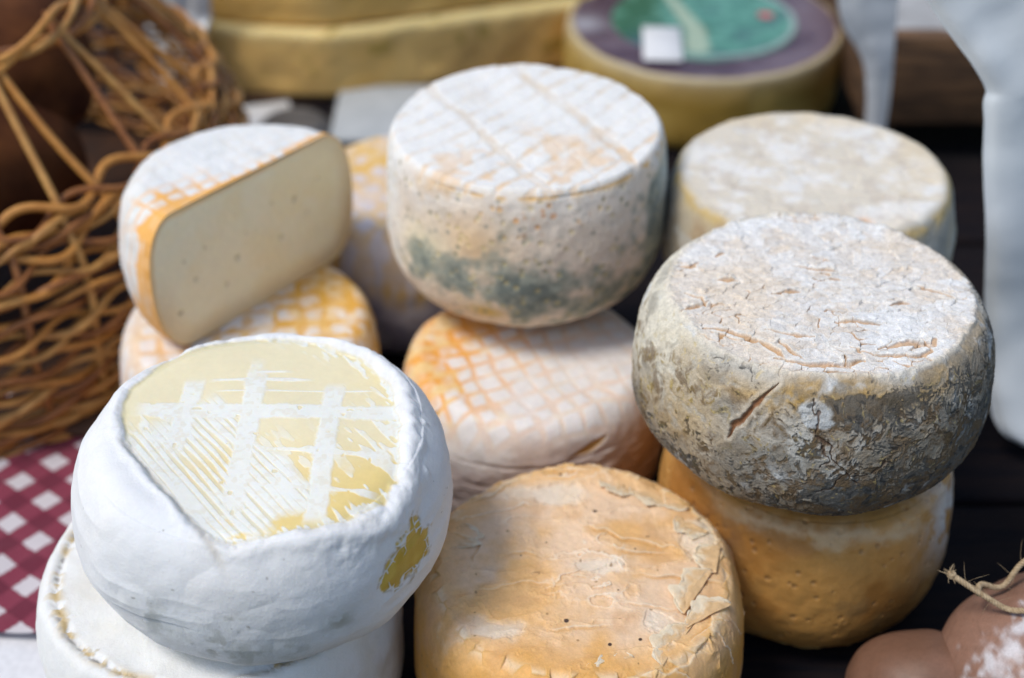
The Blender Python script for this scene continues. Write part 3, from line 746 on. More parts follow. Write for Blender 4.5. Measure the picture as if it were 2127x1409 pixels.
cheese('lattice_cheese', 'pink and yellow cheese half hidden behind, between the cut half wheel and the tall one',
       (-.062, .762, -.478), .0700, .0900, profile(.8, .75, 0.0, rows=(80, 160, 20)),
       paint_lattice(.7, .22, .045, seed=17, orange=(.76, .47, .12), white=(.72, .64, .62), side=(.34, .30, .36), amt=lambda g, na: .6 + .5 * na, reach=-.05), M_wash, nth=500)
cheese('pale_cheese', 'wide pale beige cheese behind the grey flaky one, at the right',
       (.1565, .6489, -.399), .0755, .0700, profile(.85, .6, 0.0, 2.3, 2.3, rows=(120, 160, 30)), paint_far_right, M_mould2, nth=800, tilt=(0, -.5))
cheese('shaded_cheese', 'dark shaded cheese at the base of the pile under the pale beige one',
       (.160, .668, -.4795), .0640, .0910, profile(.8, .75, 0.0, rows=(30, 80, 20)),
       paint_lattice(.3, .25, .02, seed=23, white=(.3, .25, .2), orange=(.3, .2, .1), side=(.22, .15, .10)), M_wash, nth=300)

# ------------------------------------------------------------------ cut half wheel
def half_wheel():
    Rr, H = .0705, .0790
    pr = profile(.72, .70, 0.02, 2.2, 2.3, rows=(120, 200, 50))
    a1 = -.687; a0 = a1 - math.pi
    g = cheese_grid(Rr, H, pr, 600, a0, a1)
    P, x, y, th, zn, r = g['P'], g['x'], g['y'], g['th'], g['zn'], g['r']; n = len(x)
    na = fbm(P, 45, 3, 3); nb_ = fbm(P, 170, 4, 4)
    nrm = np.array([.775, -.634]); dcut = -(x * nrm[0] + y * nrm[1])        # distance from the cut, unit radius
    l1, l2 = lattice(g, .75, .13, .018, .02, 5); ln = np.maximum(l1, l2)
    c = mix(base(n, (.76, .76, .74)), (.64, .65, .63), sm(0, .8, fbm(P, 90, 3, 6)) * .6)
    amt = sm(.5, .0, dcut + .15 * na) * sm(-.1, -.6, y + .6 * x + .2 * na) * 1.1 + gauss(dcut, .07) * 1.0
    c = mix(c, (.72, .60, .46), ln * .22 * (zn > .3) * sm(-.3, .5, fbm(P, 35, 2, 33)))
    c = mix(c, (.84, .44, .12), np.clip(ln * amt * 1.2 + sm(.45, 1.2, amt + .35 * nb_) * .9, 0, 1))
    c = mix(c, (.42, .42, .40), sm(.95, 1.1, fbm(P, 120, 3, 8)) * .5 * (zn > .3))
    c = mix(c, (.74, .36, .08), gauss(dcut, .07) * (zn < .35) * sm(-.4, .4, nb_))
    c = mix(c, (.55, .56, .53), sm(.1, -.3, zn) * sm(-.2, .6, na) * .7)
    h = (lumps(g, .0015, 9) + .0002 * nb_ - .0002 * ln) * sm(0, .12, dcut) + .0002
    root = empty('half_wheel', (-.1345, .6415, -.4000), 'half of a white rinded cheese, its ivory cut face turned to the front', 'cheese', 'cheeses piled on the stall')
    mesh_obj('rind', P + g['N'] * h[:, None], grid_faces(g['nr'], g['nth']), M_white, root, col=c, wet=np.zeros(n))
    rr, zz = pr[0][120:321], pr[1][120:321]; s = np.sin(np.linspace(-np.pi / 2, np.pi / 2, 401)); u = np.array([.634, .775])
    rr = rr * Rr; zz = zz * H
    S = s[None, :] * rr[:, None]; Z = np.repeat(zz[:, None], len(s), 1)
    px, py = S * u[0], S * u[1]
    V = np.stack([px, py, Z], -1).reshape(-1, 3).astype(np.float32)
    Sf, Zf = S.ravel(), Z.ravel()
    pl = [(rr[i], zz[i]) for i in range(0, len(rr), 2)] + [(-rr[i], zz[i]) for i in range(len(rr) - 1, -1, -2)]
    ed = -sdf_poly(Sf, Zf, pl)
    m = len(Sf); nn = fbm(V, 60, 3, 20); n3 = fbm(V, 400, 3, 21)
    c = mix(base(m, (.97, .86, .61)), (.96, .82, .53), sm(-.5, .8, nn + Sf / Rr * .4))
    c = mix(c, (.74, .55, .32), sm(.016, .002, ed + .006 * sm(.0, .03, Zf)) * .7 * sm(.02, -.03, Zf) + sm(.014, .0, ed) * .55 * sm(.3, .9, Sf / Rr))
    c = mix(c, (.86, .62, .32), sm(.0034, .0004, ed + .0010 * nn))
    hole = np.zeros(m)
    for (a, b, q) in ((.38, .012, 1.6), (.16, .017, 1.1), (-.22, -.004, 1.2), (-.62, -.003, 1.3), (-.80, -.018, 1.7), (.64, .017, 1.2), (.22, -.006, 1.3), (-.5, .012, .9), (-.12, .008, .8), (-.35, -.016, .9), (.5, .0, .9), (.05, -.02, .9), (-.7, .01, .8)):
        hole = np.maximum(hole, sm(1.4, .5, np.hypot(Sf - a * Rr, (Zf - b) * 1.1) / (.0011 * q) + .4 * nn + .4 * n3))
    c = mix(c, (.52, .44, .24), hole * .6)
    bulge = .0012 * (1 - (Sf / Rr) ** 2) + .0005 * nn - .0012 * hole + .00012 * n3 - .0000 * ed
    lean = 0
    V[:, 0] += nrm[0] * bulge; V[:, 1] += nrm[1] * bulge
    mesh_obj('cut_face', V, grid_faces(len(rr), len(s)), M_paste, root, col=c, wet=np.full(m, .3))
half_wheel()

# ------------------------------------------------------------------ wicker basket with brown loaves
def basket():
    cx, cy = -.402, .802
    root = empty('wicker_basket', (cx, cy, TABLE), 'round open weave wicker basket of brown willow at the left edge', 'basket')
    mats = [plain_mat('willow_%s' % nm, a, b, scale=90, stretch=(1, 1, 1), rough=.45, bump=.4, bdist=.001, spec=.5)
            for nm, a, b in (('honey', (.40, .16, .028), (.58, .27, .06)), ('brown', (.18, .06, .015), (.36, .14, .035)), ('tan', (.38, .17, .04), (.55, .29, .08)))]
    def rad(z):
        return np.interp(z, [0, .03, .08, .105, .132, .15, .175, .195, .23], [.228, .230, .228, .223, .208, .192, .170, .152, .135])
    nst = 40
    for k in range(nst):                                     # upright stakes
        a = 2 * math.pi * (k + .3) / nst
        zz = np.linspace(.004, .205, 30); ln = .13 * (1 if k % 2 else -1) * np.clip((zz - .12) * 12, 0, 1)
        rr = rad(zz) + .0005
        aa = a + ln * .6 + .012 * np.sin(zz * 40 + k)
        V, F = tube(np.stack([rr * np.cos(aa), rr * np.sin(aa), zz], 1), .0024, 8)
        mesh_obj('stake', V, F, mats[k % 3], root)
    rows = [.005, .010, .015, .020, .026, .034, .044, .054, .064, .074, .084, .094, .103, .111, .118, .124, .129]
    for j, z0 in enumerate(rows):                             # woven rods, two to a row
        for q in range(2):
            n = 420; t = np.linspace(0, 2 * np.pi, n)
            wv = np.sin(t * nst / 2 + (q % 2) * np.pi + (j % 2) * np.pi * .5)
            z = z0 + .0040 * np.sin(t * nst / 2 + q * np.pi + j * 1.3) * (.4 + .6 * (j > 3)) + .0022 * np.sin(t * 3 + j * 2.1 + q) + .002 * (q - .5)
            r = rad(z) + .0042 * wv + .0012 * np.sin(t * 11 + j * q)
            V, F = tube(np.stack([r * np.cos(t), r * np.sin(t), z], 1), .0019 + .0007 * random.random(), 7)
            mesh_obj('woven_rod', V, F, mats[(j + q * 2) % 3], root)
    for q in range(4):                                        # plaited border above the open band
        n = 420; t = np.linspace(0, 2 * np.pi, n)
        ph = q * np.pi / 2
        z = .195 + .0050 * np.sin(t * 9 + ph) + .0035 * (q - 1.5); r = rad(.195) + .005 * np.cos(t * 9 + ph) + .002
        V, F = tube(np.stack([r * np.cos(t), r * np.sin(t), z], 1), .0022, 8)
        mesh_obj('border_rod', V, F, mats[q % 3], root)
    V, F = rbox(.36, .36, .008, .003, 1)
    mesh_obj('base', V + [0, 0, .006], F, plain_mat('shaded_cane', (.03, .014, .008), (.07, .03, .014)), root)
    M_loaf = plain_mat('brown_crust', (.045, .014, .007), (.12, .042, .014), scale=30, spec=.12, rough=.85, bump=.5, bdist=.003)
    for i, (x, y, z, a, lab) in enumerate(((-.325, .735, -.408, .5, 'dark brown loaf inside the basket, lower one seen through the weave'),
                                           (-.318, .815, -.378, 2.0, 'dark brown loaf inside the basket, nearer the back rim'),
                                           (-.415, .775, -.352, 1.1, 'dark brown loaf heaped at the top of the basket in the corner'),
                                           (-.455, .745, -.400, 1.1, 'dark brown loaf deep in the basket behind the others'))):
        pr = profile(.35, .5, 0, 2.0, 2.2, rows=(20, 80, 20)); g = cheese_grid(.059, .084, pr, 120)
        V = g['P'] + g['N'] * (.003 * fbm(g['P'], 20, 3, 50 + i))[:, None]; V[:, 0] *= 1.25
        o = mesh_obj('loaf', V, grid_faces(g['nr'], 120, True), M_loaf, loc=(x, y, z)); o.rotation_euler = (.1, .15, a)
        tag(o, lab, 'loaf', 'loaves in the basket')
basket()

# ------------------------------------------------------------------ gingham and plain cloth
def gingham_mat():
    m, n, b = newmat('gingham_cotton'); L = n.links.new
    tc = nnode(n, 'ShaderNodeTexCoord'); mp = nnode(n, 'ShaderNodeMapping'); mp.inputs['Rotation'].default_value = (0, 0, R(38))
    L(tc.outputs['Object'], mp.inputs[0])
    nz = nnode(n, 'ShaderNodeTexNoise', i_Scale=900.0, i_Detail=2.0); L(tc.outputs['Object'], nz.inputs['Vector'])
    sp = nnode(n, 'ShaderNodeSeparateXYZ'); L(mp.outputs[0], sp.inputs[0]); outs = []
    for ax in (0, 1):
        a = nnode(n, 'ShaderNodeMath', operation='MULTIPLY_ADD'); a.inputs[1].default_value = 1 / .0228; a.inputs[2].default_value = 40.15 + .2 * ax; L(sp.outputs[ax], a.inputs[0])
        ns = nnode(n, 'ShaderNodeMath', operation='MULTIPLY_ADD'); ns.inputs[1].default_value = .10; L(nz.outputs[0], ns.inputs[0]); L(a.outputs[0], ns.inputs[2])
        f = nnode(n, 'ShaderNodeMath', operation='FRACT'); L(ns.outputs[0], f.inputs[0])
        g = nnode(n, 'ShaderNodeMath', operation='GREATER_THAN'); g.inputs[1].default_value = .5; L(f.outputs[0], g.inputs[0]); outs.append(g)
    s = nnode(n, 'ShaderNodeMath', operation='ADD'); L(outs[0].outputs[0], s.inputs[0]); L(outs[1].outputs[0], s.inputs[1])
    h = nnode(n, 'ShaderNodeMath', operation='MULTIPLY'); h.inputs[1].default_value = .5; L(s.outputs[0], h.inputs[0])
    cr = nnode(n, 'ShaderNodeValToRGB'); e = cr.color_ramp.elements; cr.color_ramp.interpolation = 'CONSTANT'
    e[0].position = 0; e[0].color = (.54, .51, .54, 1); e[1].position = .25; e[1].color = (.19, .020, .048, 1)
    k = e.new(.75); k.color = (.12, .005, .025, 1)
    L(h.outputs[0], cr.inputs[0]); L(cr.outputs[0], b.inputs['Base Color'])
    bp = nnode(n, 'ShaderNodeBump', i_Strength=.3, i_Distance=.0005); L(nz.outputs[0], bp.inputs['Height']); L(bp.outputs[0], b.inputs['Normal'])
    b.inputs['Roughness'].default_value = .9; b.inputs['Sheen Weight'].default_value = .2
    return m

def cloth(name, x0, x1, y0f, y1, z, mat, label, cat, nx=160, ny=160, fold=.003, seed=1, **kw):
    X, T = np.meshgrid(np.linspace(x0, x1, nx), np.linspace(0, 1, ny))
    Y = y0f(X) + (y1 - y0f(X)) * T
    Q = np.stack([X.ravel(), Y.ravel(), 0 * X.ravel()], 1)
    Z = z + fold * (1 + fbm(Q.astype(np.float32), 9, 2, seed)) * .8 + .3 * fold * fbm(Q.astype(np.float32), 40, 2, seed + 1)
    Q[:, 2] = Z
    o = mesh_obj(name, Q, grid_faces(ny, nx)[:, ::-1], mat)
    md = o.modifiers.new('thickness', 'SOLIDIFY'); md.thickness = .0006
    return tag(o, label, cat, **kw)
M_cloth = plain_mat('white_cotton', (.62, .63, .66), (.70, .71, .74), scale=300, rough=.9, bump=.3, bdist=.0005)
cloth('gingham_cloth', -.60, -.150, lambda X: .470 + .02 * (X + .3) + .002 * np.sin(X * 40), .86, TABLE + .003, gingham_mat(),
      'dark red and white checked cloth spread under the basket', 'cloth', nx=260, ny=260, fold=.005)
cloth('white_cloth', -.60, -.17, lambda X: .25 + 0 * X, .50, TABLE + .0008, M_cloth, 'plain white cloth below the checked one at the bottom left', 'cloth', fold=.0007, seed=6)

# ------------------------------------------------------------------ far table: yellow blocks, labelled wheel, tray, crate, sheets
def slab(poly, z0, z1, rnd_=.012, n=500, seed=1, amp=.002, rows=60):
    P = np.array(poly, float)
    Q = np.vstack([P, P[:1]]); s = np.concatenate([[0], np.cumsum(np.hypot(*np.diff(Q, axis=0).T))])
    t = np.linspace(0, s[-1], n, endpoint=False); X = np.interp(t, s, Q[:, 0]); Y = np.interp(t, s, Q[:, 1])
    k = 13; ker = np.hanning(k + 2)[1:-1]; ker /= ker.sum()
    X = np.convolve(np.r_[X[-k:], X, X[:k]], ker, 'same')[k:-k]; Y = np.convolve(np.r_[Y[-k:], Y, Y[:k]], ker, 'same')[k:-k]
    cx, cy = X.mean(), Y.mean(); V = []
    a = np.linspace(0, np.pi / 2, 10)
    prof_ = [(0, z1)] + [(.5, z1)] + [(1 - 0, None)]
    rowsl = [(-1e9, z1)] + [(-rnd_ + rnd_ * math.sin(q), z1 - rnd_ + rnd_ * math.cos(q)) for q in a] + [(0, z) for z in np.linspace(z1 - rnd_, z0 + .004, rows)[1:]] + [(-.004, z0)] + [(-1e9, z0)]
    nx = np.gradient(Y); ny = -np.gradient(X); ln = np.hypot(nx, ny); nx /= ln; ny /= ln
    if ((nx * (X - cx) + ny * (Y - cy)).mean() < 0): nx, ny = -nx, -ny
    for off, z in rowsl:
        if off < -1e8: V.append(np.stack([cx + (X - cx) * .02, cy + (Y - cy) * .02, np.full(n, z)], 1))
        else: V.append(np.stack([X + nx * off, Y + ny * off, np.full(n, z)], 1))
    V = np.concatenate(V); d = fbm(V.astype(np.float32), 25, 3, seed) * amp
    V[:, 0] += np.tile(nx, len(rowsl)) * d; V[:, 1] += np.tile(ny, len(rowsl)) * d; V[:, 2] += d * .3 * (V[:, 2] > z0 + .01)
    F = grid_faces(len(rowsl), n, True)
    return V.astype(np.float32), F[:, ::-1] if False else F
M_yel = tone_mat('hard_yellow_cheese', rough=.5, sss=.15, rad=(.01, .006, .002), fine=300, var=.10, bump=.2, mid=60, spec=.15, wetrough=.6)
def yellow_col(V, z0, z1):
    n = len(V); na = fbm(V, 14, 3, 5); nb_ = fbm(V, 50, 3, 6)
    c = mix(base(n, (.82, .54, .19)), (.74, .44, .12), sm(-.2, .6, na))
    c = mix(c, (.78, .66, .32), gauss(V[:, 2] - z1, .008) * sm(-.7, .2, na + .3) * .8)  # paler stripe: light caught by the top edge, painted on
    return mix(c, (.34, .24, .03), sm(.45, .8, nb_) * .6)
foot = [(-.258, 1.085), (-.240, 1.062), (-.20, 1.052), (-.145, 1.047), (.055, 1.112), (.14, 1.19), (.10, 1.33), (-.24, 1.36), (-.27, 1.20)]
V, F = slab(foot, TABLE + .004, -.4635, .007, seed=3)
o = mesh_obj('cheese_block', V, F, M_yel, col=yellow_col(V, 0, -.4635), wet=np.full(len(V), .3)); tag(o, 'big yellow cheese slab at the back, lower one with the pale upper edge', 'cheese', 'yellow cheese slabs')
foot2 = [(x * .985 - .002, y + .008) for x, y in foot]
V, F = slab(foot2, -.4632, -.392, .010, seed=8)
o2 = mesh_obj('cheese_block', V, F, M_yel, col=mix(yellow_col(V, 0, -9), (.80, .52, .17), np.full(len(V), .5)), wet=np.full(len(V), .3)); tag(o2, 'big yellow cheese slab resting on the lower slab at the top of the picture', 'cheese', 'yellow cheese slabs')

def crumpled(name, C, nu, nv, amp, mat, label, cat, freq=60, seed=1, thick=.0004):
    """sheet from a grid of control points (rows of 3D points), resampled and creased"""
    C = np.array(C, float)
    A = np.stack([spline(C[:, j], nv) for j in range(C.shape[1])], 1)
    B = np.stack([spline(A[i], nu) for i in range(nv)], 0)
    V = B.reshape(-1, 3).astype(np.float32)
    f1, f2, cid, cv = worley(V + .02 * np.stack([fbm(V, 20, 2, seed)] * 3, 1).astype(np.float32), freq, seed)
    V += (amp * (np.stack([f1 - .5, fbm(V, freq, 2, seed + 1), (f2 - f1) - .3], 1))).astype(np.float32)
    o = mesh_obj(name, V, grid_faces(nv, nu), mat)
    md = o.modifiers.new('thickness', 'SOLIDIFY'); md.thickness = thick
    return tag(o, label, cat)

M_film = plain_mat('cloudy_plastic_film', (.50, .53, .56), (.72, .74, .76), scale=40, rough=.3, bump=.3, bdist=.002, spec=.6)
M_sheet = plain_mat('white_plastic_sheet', (.74, .79, .83), (.80, .84, .87), scale=14, rough=.45, bump=.25, bdist=.003, spec=.5)
M_paper = plain_mat('white_paper', (.62, .63, .64), (.70, .71, .72), scale=60, rough=.85)
M_card = plain_mat('grey_white_card', (.38, .41, .43), (.46, .49, .51), scale=60, rough=.7)
M_grey = plain_mat('dark_grey_metal', (.07, .07, .075), (.13, .125, .12), scale=30, rough=.45, spec=.5)
M_black = plain_mat('black_plastic', (.008, .009, .014), (.015, .015, .02), scale=30, rough=.4)
crumpled('plastic_wrap', [[(-.330, 1.20, -.38), (-.300, 1.09, -.38), (-.268, 1.050, -.38), (-.228, 1.040, -.385)],
                          [(-.325, 1.20, -.45), (-.297, 1.09, -.45), (-.268, 1.048, -.45), (-.236, 1.042, -.45)],
                          [(-.320, 1.20, -.518), (-.298, 1.09, -.518), (-.270, 1.048, -.516), (-.250, 1.046, -.505)]],
         80, 80, .006, M_film, 'cloudy crinkled film wrapped round the left end of the yellow slabs', 'film', 45, 3)
V, F = rbox(.42, .30, .0036, .0012, 1)
o = mesh_obj('serving_board', V + [-.05, 1.20, TABLE + .0019], F, M_plank); tag(o, 'thin brown board under the yellow slabs', 'board')

def labelled_wheel():
    root = empty('labelled_wheel', (.1542, 1.075, TABLE), 'yellow cheese wheel with a purple grey top and a green round label', 'cheese', 'cheeses piled on the stall')
    Rr, H = .112, .060
    g = cheese_grid(Rr, H, profile(.955, .93, 0.0, 2.4, 2.4, rows=(120, 80, 20)), 500)
    P, x, y, zn, r = g['P'], g['x'], g['y'], g['zn'], g['r']; n = len(x)
    na = fbm(P, 25, 3, 1); nb_ = fbm(P, 90, 3, 2)
    c = mix(base(n, (.52, .35, .09)), (.40, .25, .05), sm(-.2, .6, na))
    c = mix(c, (.52, .48, .36), gauss(r - .965, .02) * (zn > .2) * .8)
    t = mix(base(n, (.085, .055, .08)), (.16, .12, .15), sm(-.2, .6, na + .3 * nb_))
    t = mix(t, (.42, .42, .46), gauss(np.hypot(x + .85, y + .05), .13) * .8 + gauss(np.hypot(x - .55, y - .68), .14) * .9)  # whitish plastic wrap highlights painted onto the top
    c = mix(c, t, sm(.955, .93, r + .006 * na) * (zn > .2))
    h = .001 * na
    P = P.copy(); P[:, 2] += H / 2
    mesh_obj('rind', P + g['N'] * h[:, None], grid_faces(g['nr'], 500, True), M_wash, root, col=c, wet=np.full(n, .6))
    # the label: one printed disc
    nr_, nt2 = 90, 200; rr = np.linspace(.002, .665, nr_)[:, None] * Rr; tt = np.linspace(0, 2 * np.pi, nt2, endpoint=False)[None]
    V = np.stack([rr * np.cos(tt), rr * np.sin(tt), np.full((nr_, nt2), H + .0022)], -1).reshape(-1, 3).astype(np.float32)
    V[:, 2] -= np.where(np.arange(len(V)) >= (nr_ - 1) * nt2, .003, 0)
    x, y = V[:, 0] / Rr, V[:, 1] / Rr; r = np.hypot(x, y); n = len(x)
    na = fbm(V, 40, 3, 7); nb_ = fbm(V, 110, 2, 8)
    c = mix(base(n, (.075, .24, .18)), (.03, .12, .07), sm(.1, -.4, x + .5 * na - .3 * y) * .9)
    c = mix(c, (.16, .40, .31), sm(.1, .5, nb_) * .5)
    c = mix(c, (.03, .07, .12), gauss(np.hypot((x + .40) * .9, (y + .42)), .16) * .95)
    c = mix(c, (.03, .08, .09), sm(.25, .6, vnoise(V * 75, 12)) * sm(-.1, .1, x) * .5)
    d, tq = dist_line(x, y, [(-.24, .50), (-.16, .15), (-.08, -.2), (-.10, -.50)])
    c = mix(c, (.42, .50, .36), sm(1.2, .6, d / (.035 + .06 * tq)) * .8)
    c = mix(c, (.55, .09, .09), sm(1.2, .7, np.hypot(x - .45, y - .06) / .06))
    c = mix(c, (.38, .44, .42), gauss(r - .635, .02) * sm(-.3, .4, x + .3) * .9)
    mesh_obj('label', V, grid_faces(nr_, nt2, True)[:, ::-1], M_paper_tone, root, col=c, wet=np.full(n, .7))
    V, F = rbox(.030, .062, .0008, .0003, 1)
    q = mesh_obj('price_sticker', V, F, M_paper, root); q.location = (-.038, -.050, H + .0030); q.rotation_euler = (0, 0, -.06)
M_paper_tone = tone_mat('printed_paper', rough=.5, sss=0, fine=500, var=.05, bump=.05, wetrough=.25, spec=.5)
labelled_wheel()

root = empty('price_card_tray', (-.100, 1.010, TABLE), 'white rounded card on a black base, in front of the yellow slabs', 'tray')
V, F = rbox(.088, .105, .006, .0028, 2); mesh_obj('base', V + [0, -.004, .0035], F, M_black, root)
V, F = rbox(.080, .094, .004, .0018, 2); mesh_obj('card', V + [0, .004, .0087], F, M_card, root)
V, F = rbox(.075, .06, .0006, .0002, 1)
o = mesh_obj('paper_slip', V, F, M_paper, loc=(-.208, 1.005, TABLE + .0045)); o.rotation_euler = (0, 0, .3); tag(o, 'small white paper slip lying left of the dark lid', 'paper')
g = cheese_grid(.030, .018, profile(.6, .95, -.4, 2.0, 3, rows=(20, 40, 10)), 120)
o = mesh_obj('jar_lid', g['P'], grid_faces(g['nr'], 120, True), M_grey, loc=(-.168, .985, TABLE + .0095)); tag(o, 'dark grey domed lid between the white slip and the white card', 'lid')

root = empty('wooden_crate', (.42, 1.06, TABLE), 'dark brown wooden crate at the top right behind the cheeses', 'crate')
for z, hh in ((.066, .070),):
    V, F = rbox(.32, .016, hh, .002, 2); mesh_obj('board', V + [0, -.10, z], F, M_plank, root)
    V, F = rbox(.32, .016, hh, .002, 2); mesh_obj('board', V + [0, .10, z], F, M_plank, root)
V, F = rbox(.016, .184, .070, .002, 2); mesh_obj('board', V + [-.152, 0, .066], F, M_plank, root)
for sx in (-.14, .14):
    for sy in (-.082, .082):
        V, F = rbox(.02, .018, .098, .002, 1); mesh_obj('corner_post', V + [sx, sy, .049], F, M_plank, root)
V, F = rbox(.30, .18, .012, .002, 1); mesh_obj('top_panel', V + [.004, 0, .0935], F, M_plank, root)
crumpled('grey_paper', [[(.262, 1.18, -.4235), (.42, 1.19, -.4225), (.58, 1.18, -.4235)], [(.262, 1.06, -.4235), (.42, 1.06, -.4215), (.58, 1.05, -.4235)], [(.268, .962, -.4245), (.42, .957, -.4225), (.58, .960, -.424)]],
         80, 60, .0012, plain_mat('grey_paper', (.30, .30, .30), (.42, .42, .42), scale=30, rough=.9), 'grey paper sheet laid over the top of the wooden crate', 'paper', 30, 4)
crumpled('hanging_strip', [[(.212, .905, -.345), (.235, .900, -.345), (.256, .902, -.345)], [(.222, .903, -.39), (.240, .899, -.39), (.259, .901, -.39)], [(.244, .901, -.430), (.252, .898, -.430), (.262, .899, -.430)], [(.252, .90, -.52), (.258, .899, -.52), (.266, .899, -.52)]],
         50, 100, .0008, M_film, 'narrow whitish film strip hanging left of the wooden crate', 'film', 40, 5)
def _row(x, z, y=.62): return [(x, y, z), (x + .012, y - .004, z), (x + .05, y, z), (x + .12, y - .01, z), (x + .22, y, z)]
crumpled('plastic_sheet', [_row(.150, -.190), _row(.172, -.230), _row(.193, -.262), _row(.2235, -.298), _row(.2265, -.312), _row(.2345, -.350), _row(.2445, -.400), _row(.2535, -.445),
                           _row(.2615, -.485, .612), _row(.2700, -.503, .606), _row(.284, -.512, .604)],
         200, 260, .0016, M_sheet, 'pale white plastic sheet hanging down the right edge', 'sheet', 26, 9)
V, F = rbox(.20, .12, .10, .004, 2)
o = mesh_obj('dark_box', V, F, M_black, loc=(.40, .66, TABLE + .051)); tag(o, 'dark box behind the plastic sheet at the right', 'box')

# ------------------------------------------------------------------ pear shaped cheeses with twine
M_pear = tone_mat('smooth_pinkish_skin', rough=.55, sss=.12, rad=(.006, .003, .002), fine=1300, var=.22, bump=.5, bdist=.0003, mid=300, spec=.4)
def pear(loc, Rr, axis, label, seed, neck=1.0):
    t = np.linspace(0, 1, 200); zz = 1.9 - 2.9 * t if neck else 1 - 2 * t
    L = np.array([(0.02, 1.62), (.16, 1.60), (.24, 1.45), (.22, 1.30), (.30, 1.12), (.56, .86), (.85, .50), (1.0, .0), (.90, -.48), (.62, -.80), (.25, -.97), (.01, -1.0)])
    if not neck: L = np.array([(.01, 1.0), (.35, .94), (.7, .72), (.95, .33), (1.0, 0), (.93, -.37), (.7, -.72), (.35, -.94), (.01, -1)])
    S = spline(np.c_[L, np.zeros(len(L))], 260)[:, :2]
    g = cheese_grid(Rr, Rr, (np.maximum(S[:, 0], .004), S[:, 1]), 320)
    P = g['P']; n = len(P); na = fbm(P, 30, 3, seed); nb_ = fbm(P, 130, 3, seed + 1)
    c = mix(base(n, (.19, .10, .065)), (.28, .155, .11), sm(-.4, .5, na))
    c = mix(c, (.12, .06, .04), gauss(worley(P, 55, seed + 8)[1] - worley(P, 55, seed + 8)[0], .05) * .25)
    c = mix(c, (.18, .09, .055), sm(.1, .8, fbm(P, 16, 2, seed + 2)) * .5)
    o = None
    q = Vector(axis).to_track_quat('Z', 'Y'); Mx = np.array(q.to_matrix())
    W = P @ Mx.T
    if neck:
        wd = np.hypot((W[:, 0] + .022) / 1.0, (W[:, 1] + .012) / 1.3)
        d = sdf_poly(W[:, 0], W[:, 1], [(-.040, -.018), (-.032, -.025), (-.022, -.021), (-.012, -.012), (-.004, .001), (-.013, .004), (-.024, -.003), (-.035, -.008)]) * 90 + .5 * nb_ + .4 * na
        c = mix(c, (.58, .55, .57), sm(.6, -.5, d + .5 * fbm(P, 300, 2, 9)) * (W[:, 2] > .008))
        h = .0005 * sm(.2, -.1, d) * (W[:, 2] > 0)
    else: h = 0
    h = h + .0008 * na + .00008 * nb_
    W = W + (g['N'] @ Mx.T) * np.broadcast_to(h, n)[:, None]
    if not neck: W = W + np.array(axis)[None] * (W @ (np.array(axis) / .9))[:, None] * .25
    W = W + (.0022 * fbm(W.astype(np.float32), 18, 2, seed + 3))[:, None] * (W / np.linalg.norm(W, axis=1)[:, None])
    W[:, 2] = np.maximum(W[:, 2], TABLE - loc[2] + .0005)
    o = mesh_obj('pear_cheese', W, grid_faces(g['nr'], 320, True), M_pear, col=c, wet=np.full(n, .4), loc=loc)
    return tag(o, label, 'cheese', 'pear shaped cheeses')
pear((.2330, .4150, -.4830), .0448, (.62, .42, .62), 'pinkish brown pear shaped cheese tied with twine in the bottom right corner', 61)
pear((.1790, .4180, -.4965), .0285, (.8, -.35, .25), 'small pinkish brown rounded cheese left of the twine tied one', 67, neck=0)

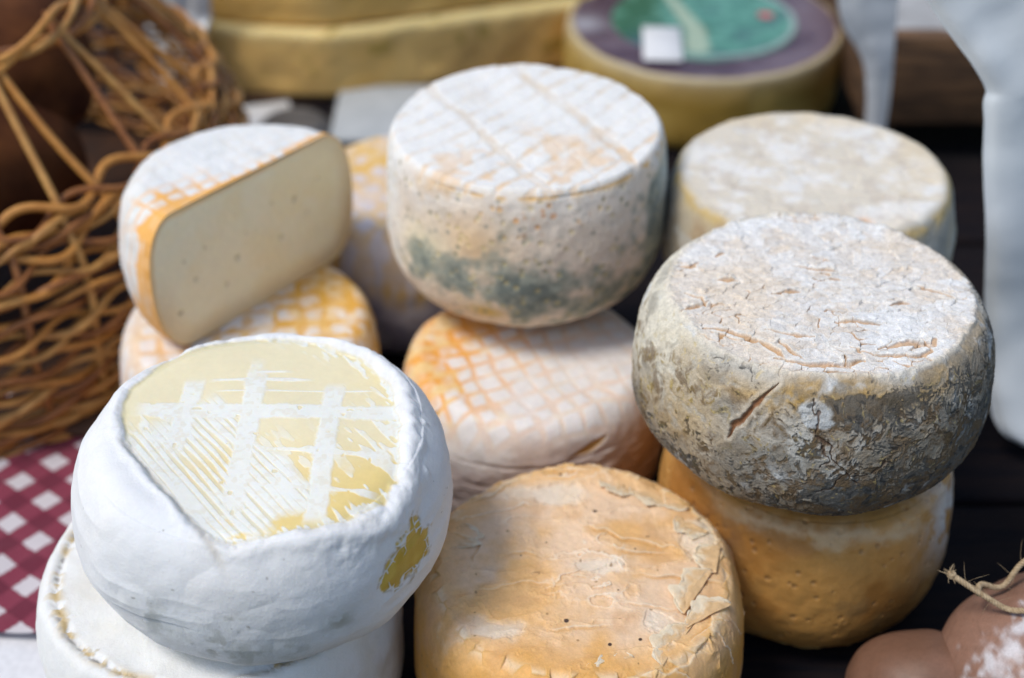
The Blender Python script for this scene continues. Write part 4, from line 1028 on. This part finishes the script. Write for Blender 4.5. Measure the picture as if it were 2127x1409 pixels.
def twine():
    m = plain_mat('jute_twine', (.30, .21, .12), (.50, .39, .25), scale=500, rough=.95, bump=.5, bdist=.0004)
    mb = MB()
    def rope(path, n=260, r=.0010):
        c = spline(path, n); s = np.concatenate([[0], np.cumsum(np.linalg.norm(np.diff(c, axis=0), axis=1))])
        T = np.gradient(c, axis=0); T /= np.linalg.norm(T, axis=1)[:, None]
        A = np.cross(T, [0, 0, 1.]); A /= np.linalg.norm(A, axis=1)[:, None]; B = np.cross(T, A)
        for k in range(3):
            ph = s / .0042 * 2 * np.pi + k * 2.094
            mb.add(*tube(c + r * .62 * (np.cos(ph)[:, None] * A + np.sin(ph)[:, None] * B), r * .72, 6))
        return c, A, B
    PC = np.array([.2330, .4150, -.4830])
    def on_skin(path):                                   # lay the twine on the cheese where it passes over it
        out = []
        for p in path:
            q = np.array(p) - PC; l = np.linalg.norm(q); out.append(PC + q * (.0470 / l) if l < .0535 else np.array(p))
        return out
    c1, A, B = rope(on_skin([(.1853, .4270, -.4330), (.1905, .4240, -.4352), (.1985, .4205, -.4390), (.2060, .4170, -.4395), (.2150, .4120, -.4372), (.2260, .4080, -.4350), (.2400, .4050, -.4360)]))
    c2, A2, B2 = rope(on_skin([(.1965, .4215, -.4395), (.2000, .4290, -.4410), (.2080, .4340, -.4405), (.2200, .4365, -.4340), (.2350, .4330, -.4260), (.2500, .4260, -.4320)]))
    rg = np.random.default_rng(3)
    for k in range(60):                                         # frayed end and stray fibres
        if k < 34: p = np.array([.1853, .4270, -.4330]); d = np.array([-.5, .3, .3]) + rg.normal(0, .6, 3); ln = .0022 + .002 * rg.random()
        else:
            cc = (c1, c2)[k % 2]; p = cc[rg.integers(5, 200)]; d = rg.normal(0, 1, 3); ln = .004 + .005 * rg.random()
        d /= np.linalg.norm(d); b = rg.normal(0, .35, 3)
        t = np.linspace(0, 1, 6)[:, None]
        mb.add(*tube(p + d * ln * t + b * ln * t * t, .00006 if k > 33 else .00013, 4))
    g = cheese_grid(.0019, .0028, profile(.5, .6, 0, rows=(6, 14, 6)), 24)
    mb.add(g['P'] * [1, 1, 1] + [.1855, .4269, -.4331], grid_faces(g['nr'], 24, True))
    tag(mb.build('twine', m), 'frayed jute twine knotted over the pear shaped cheese', 'twine')
twine()
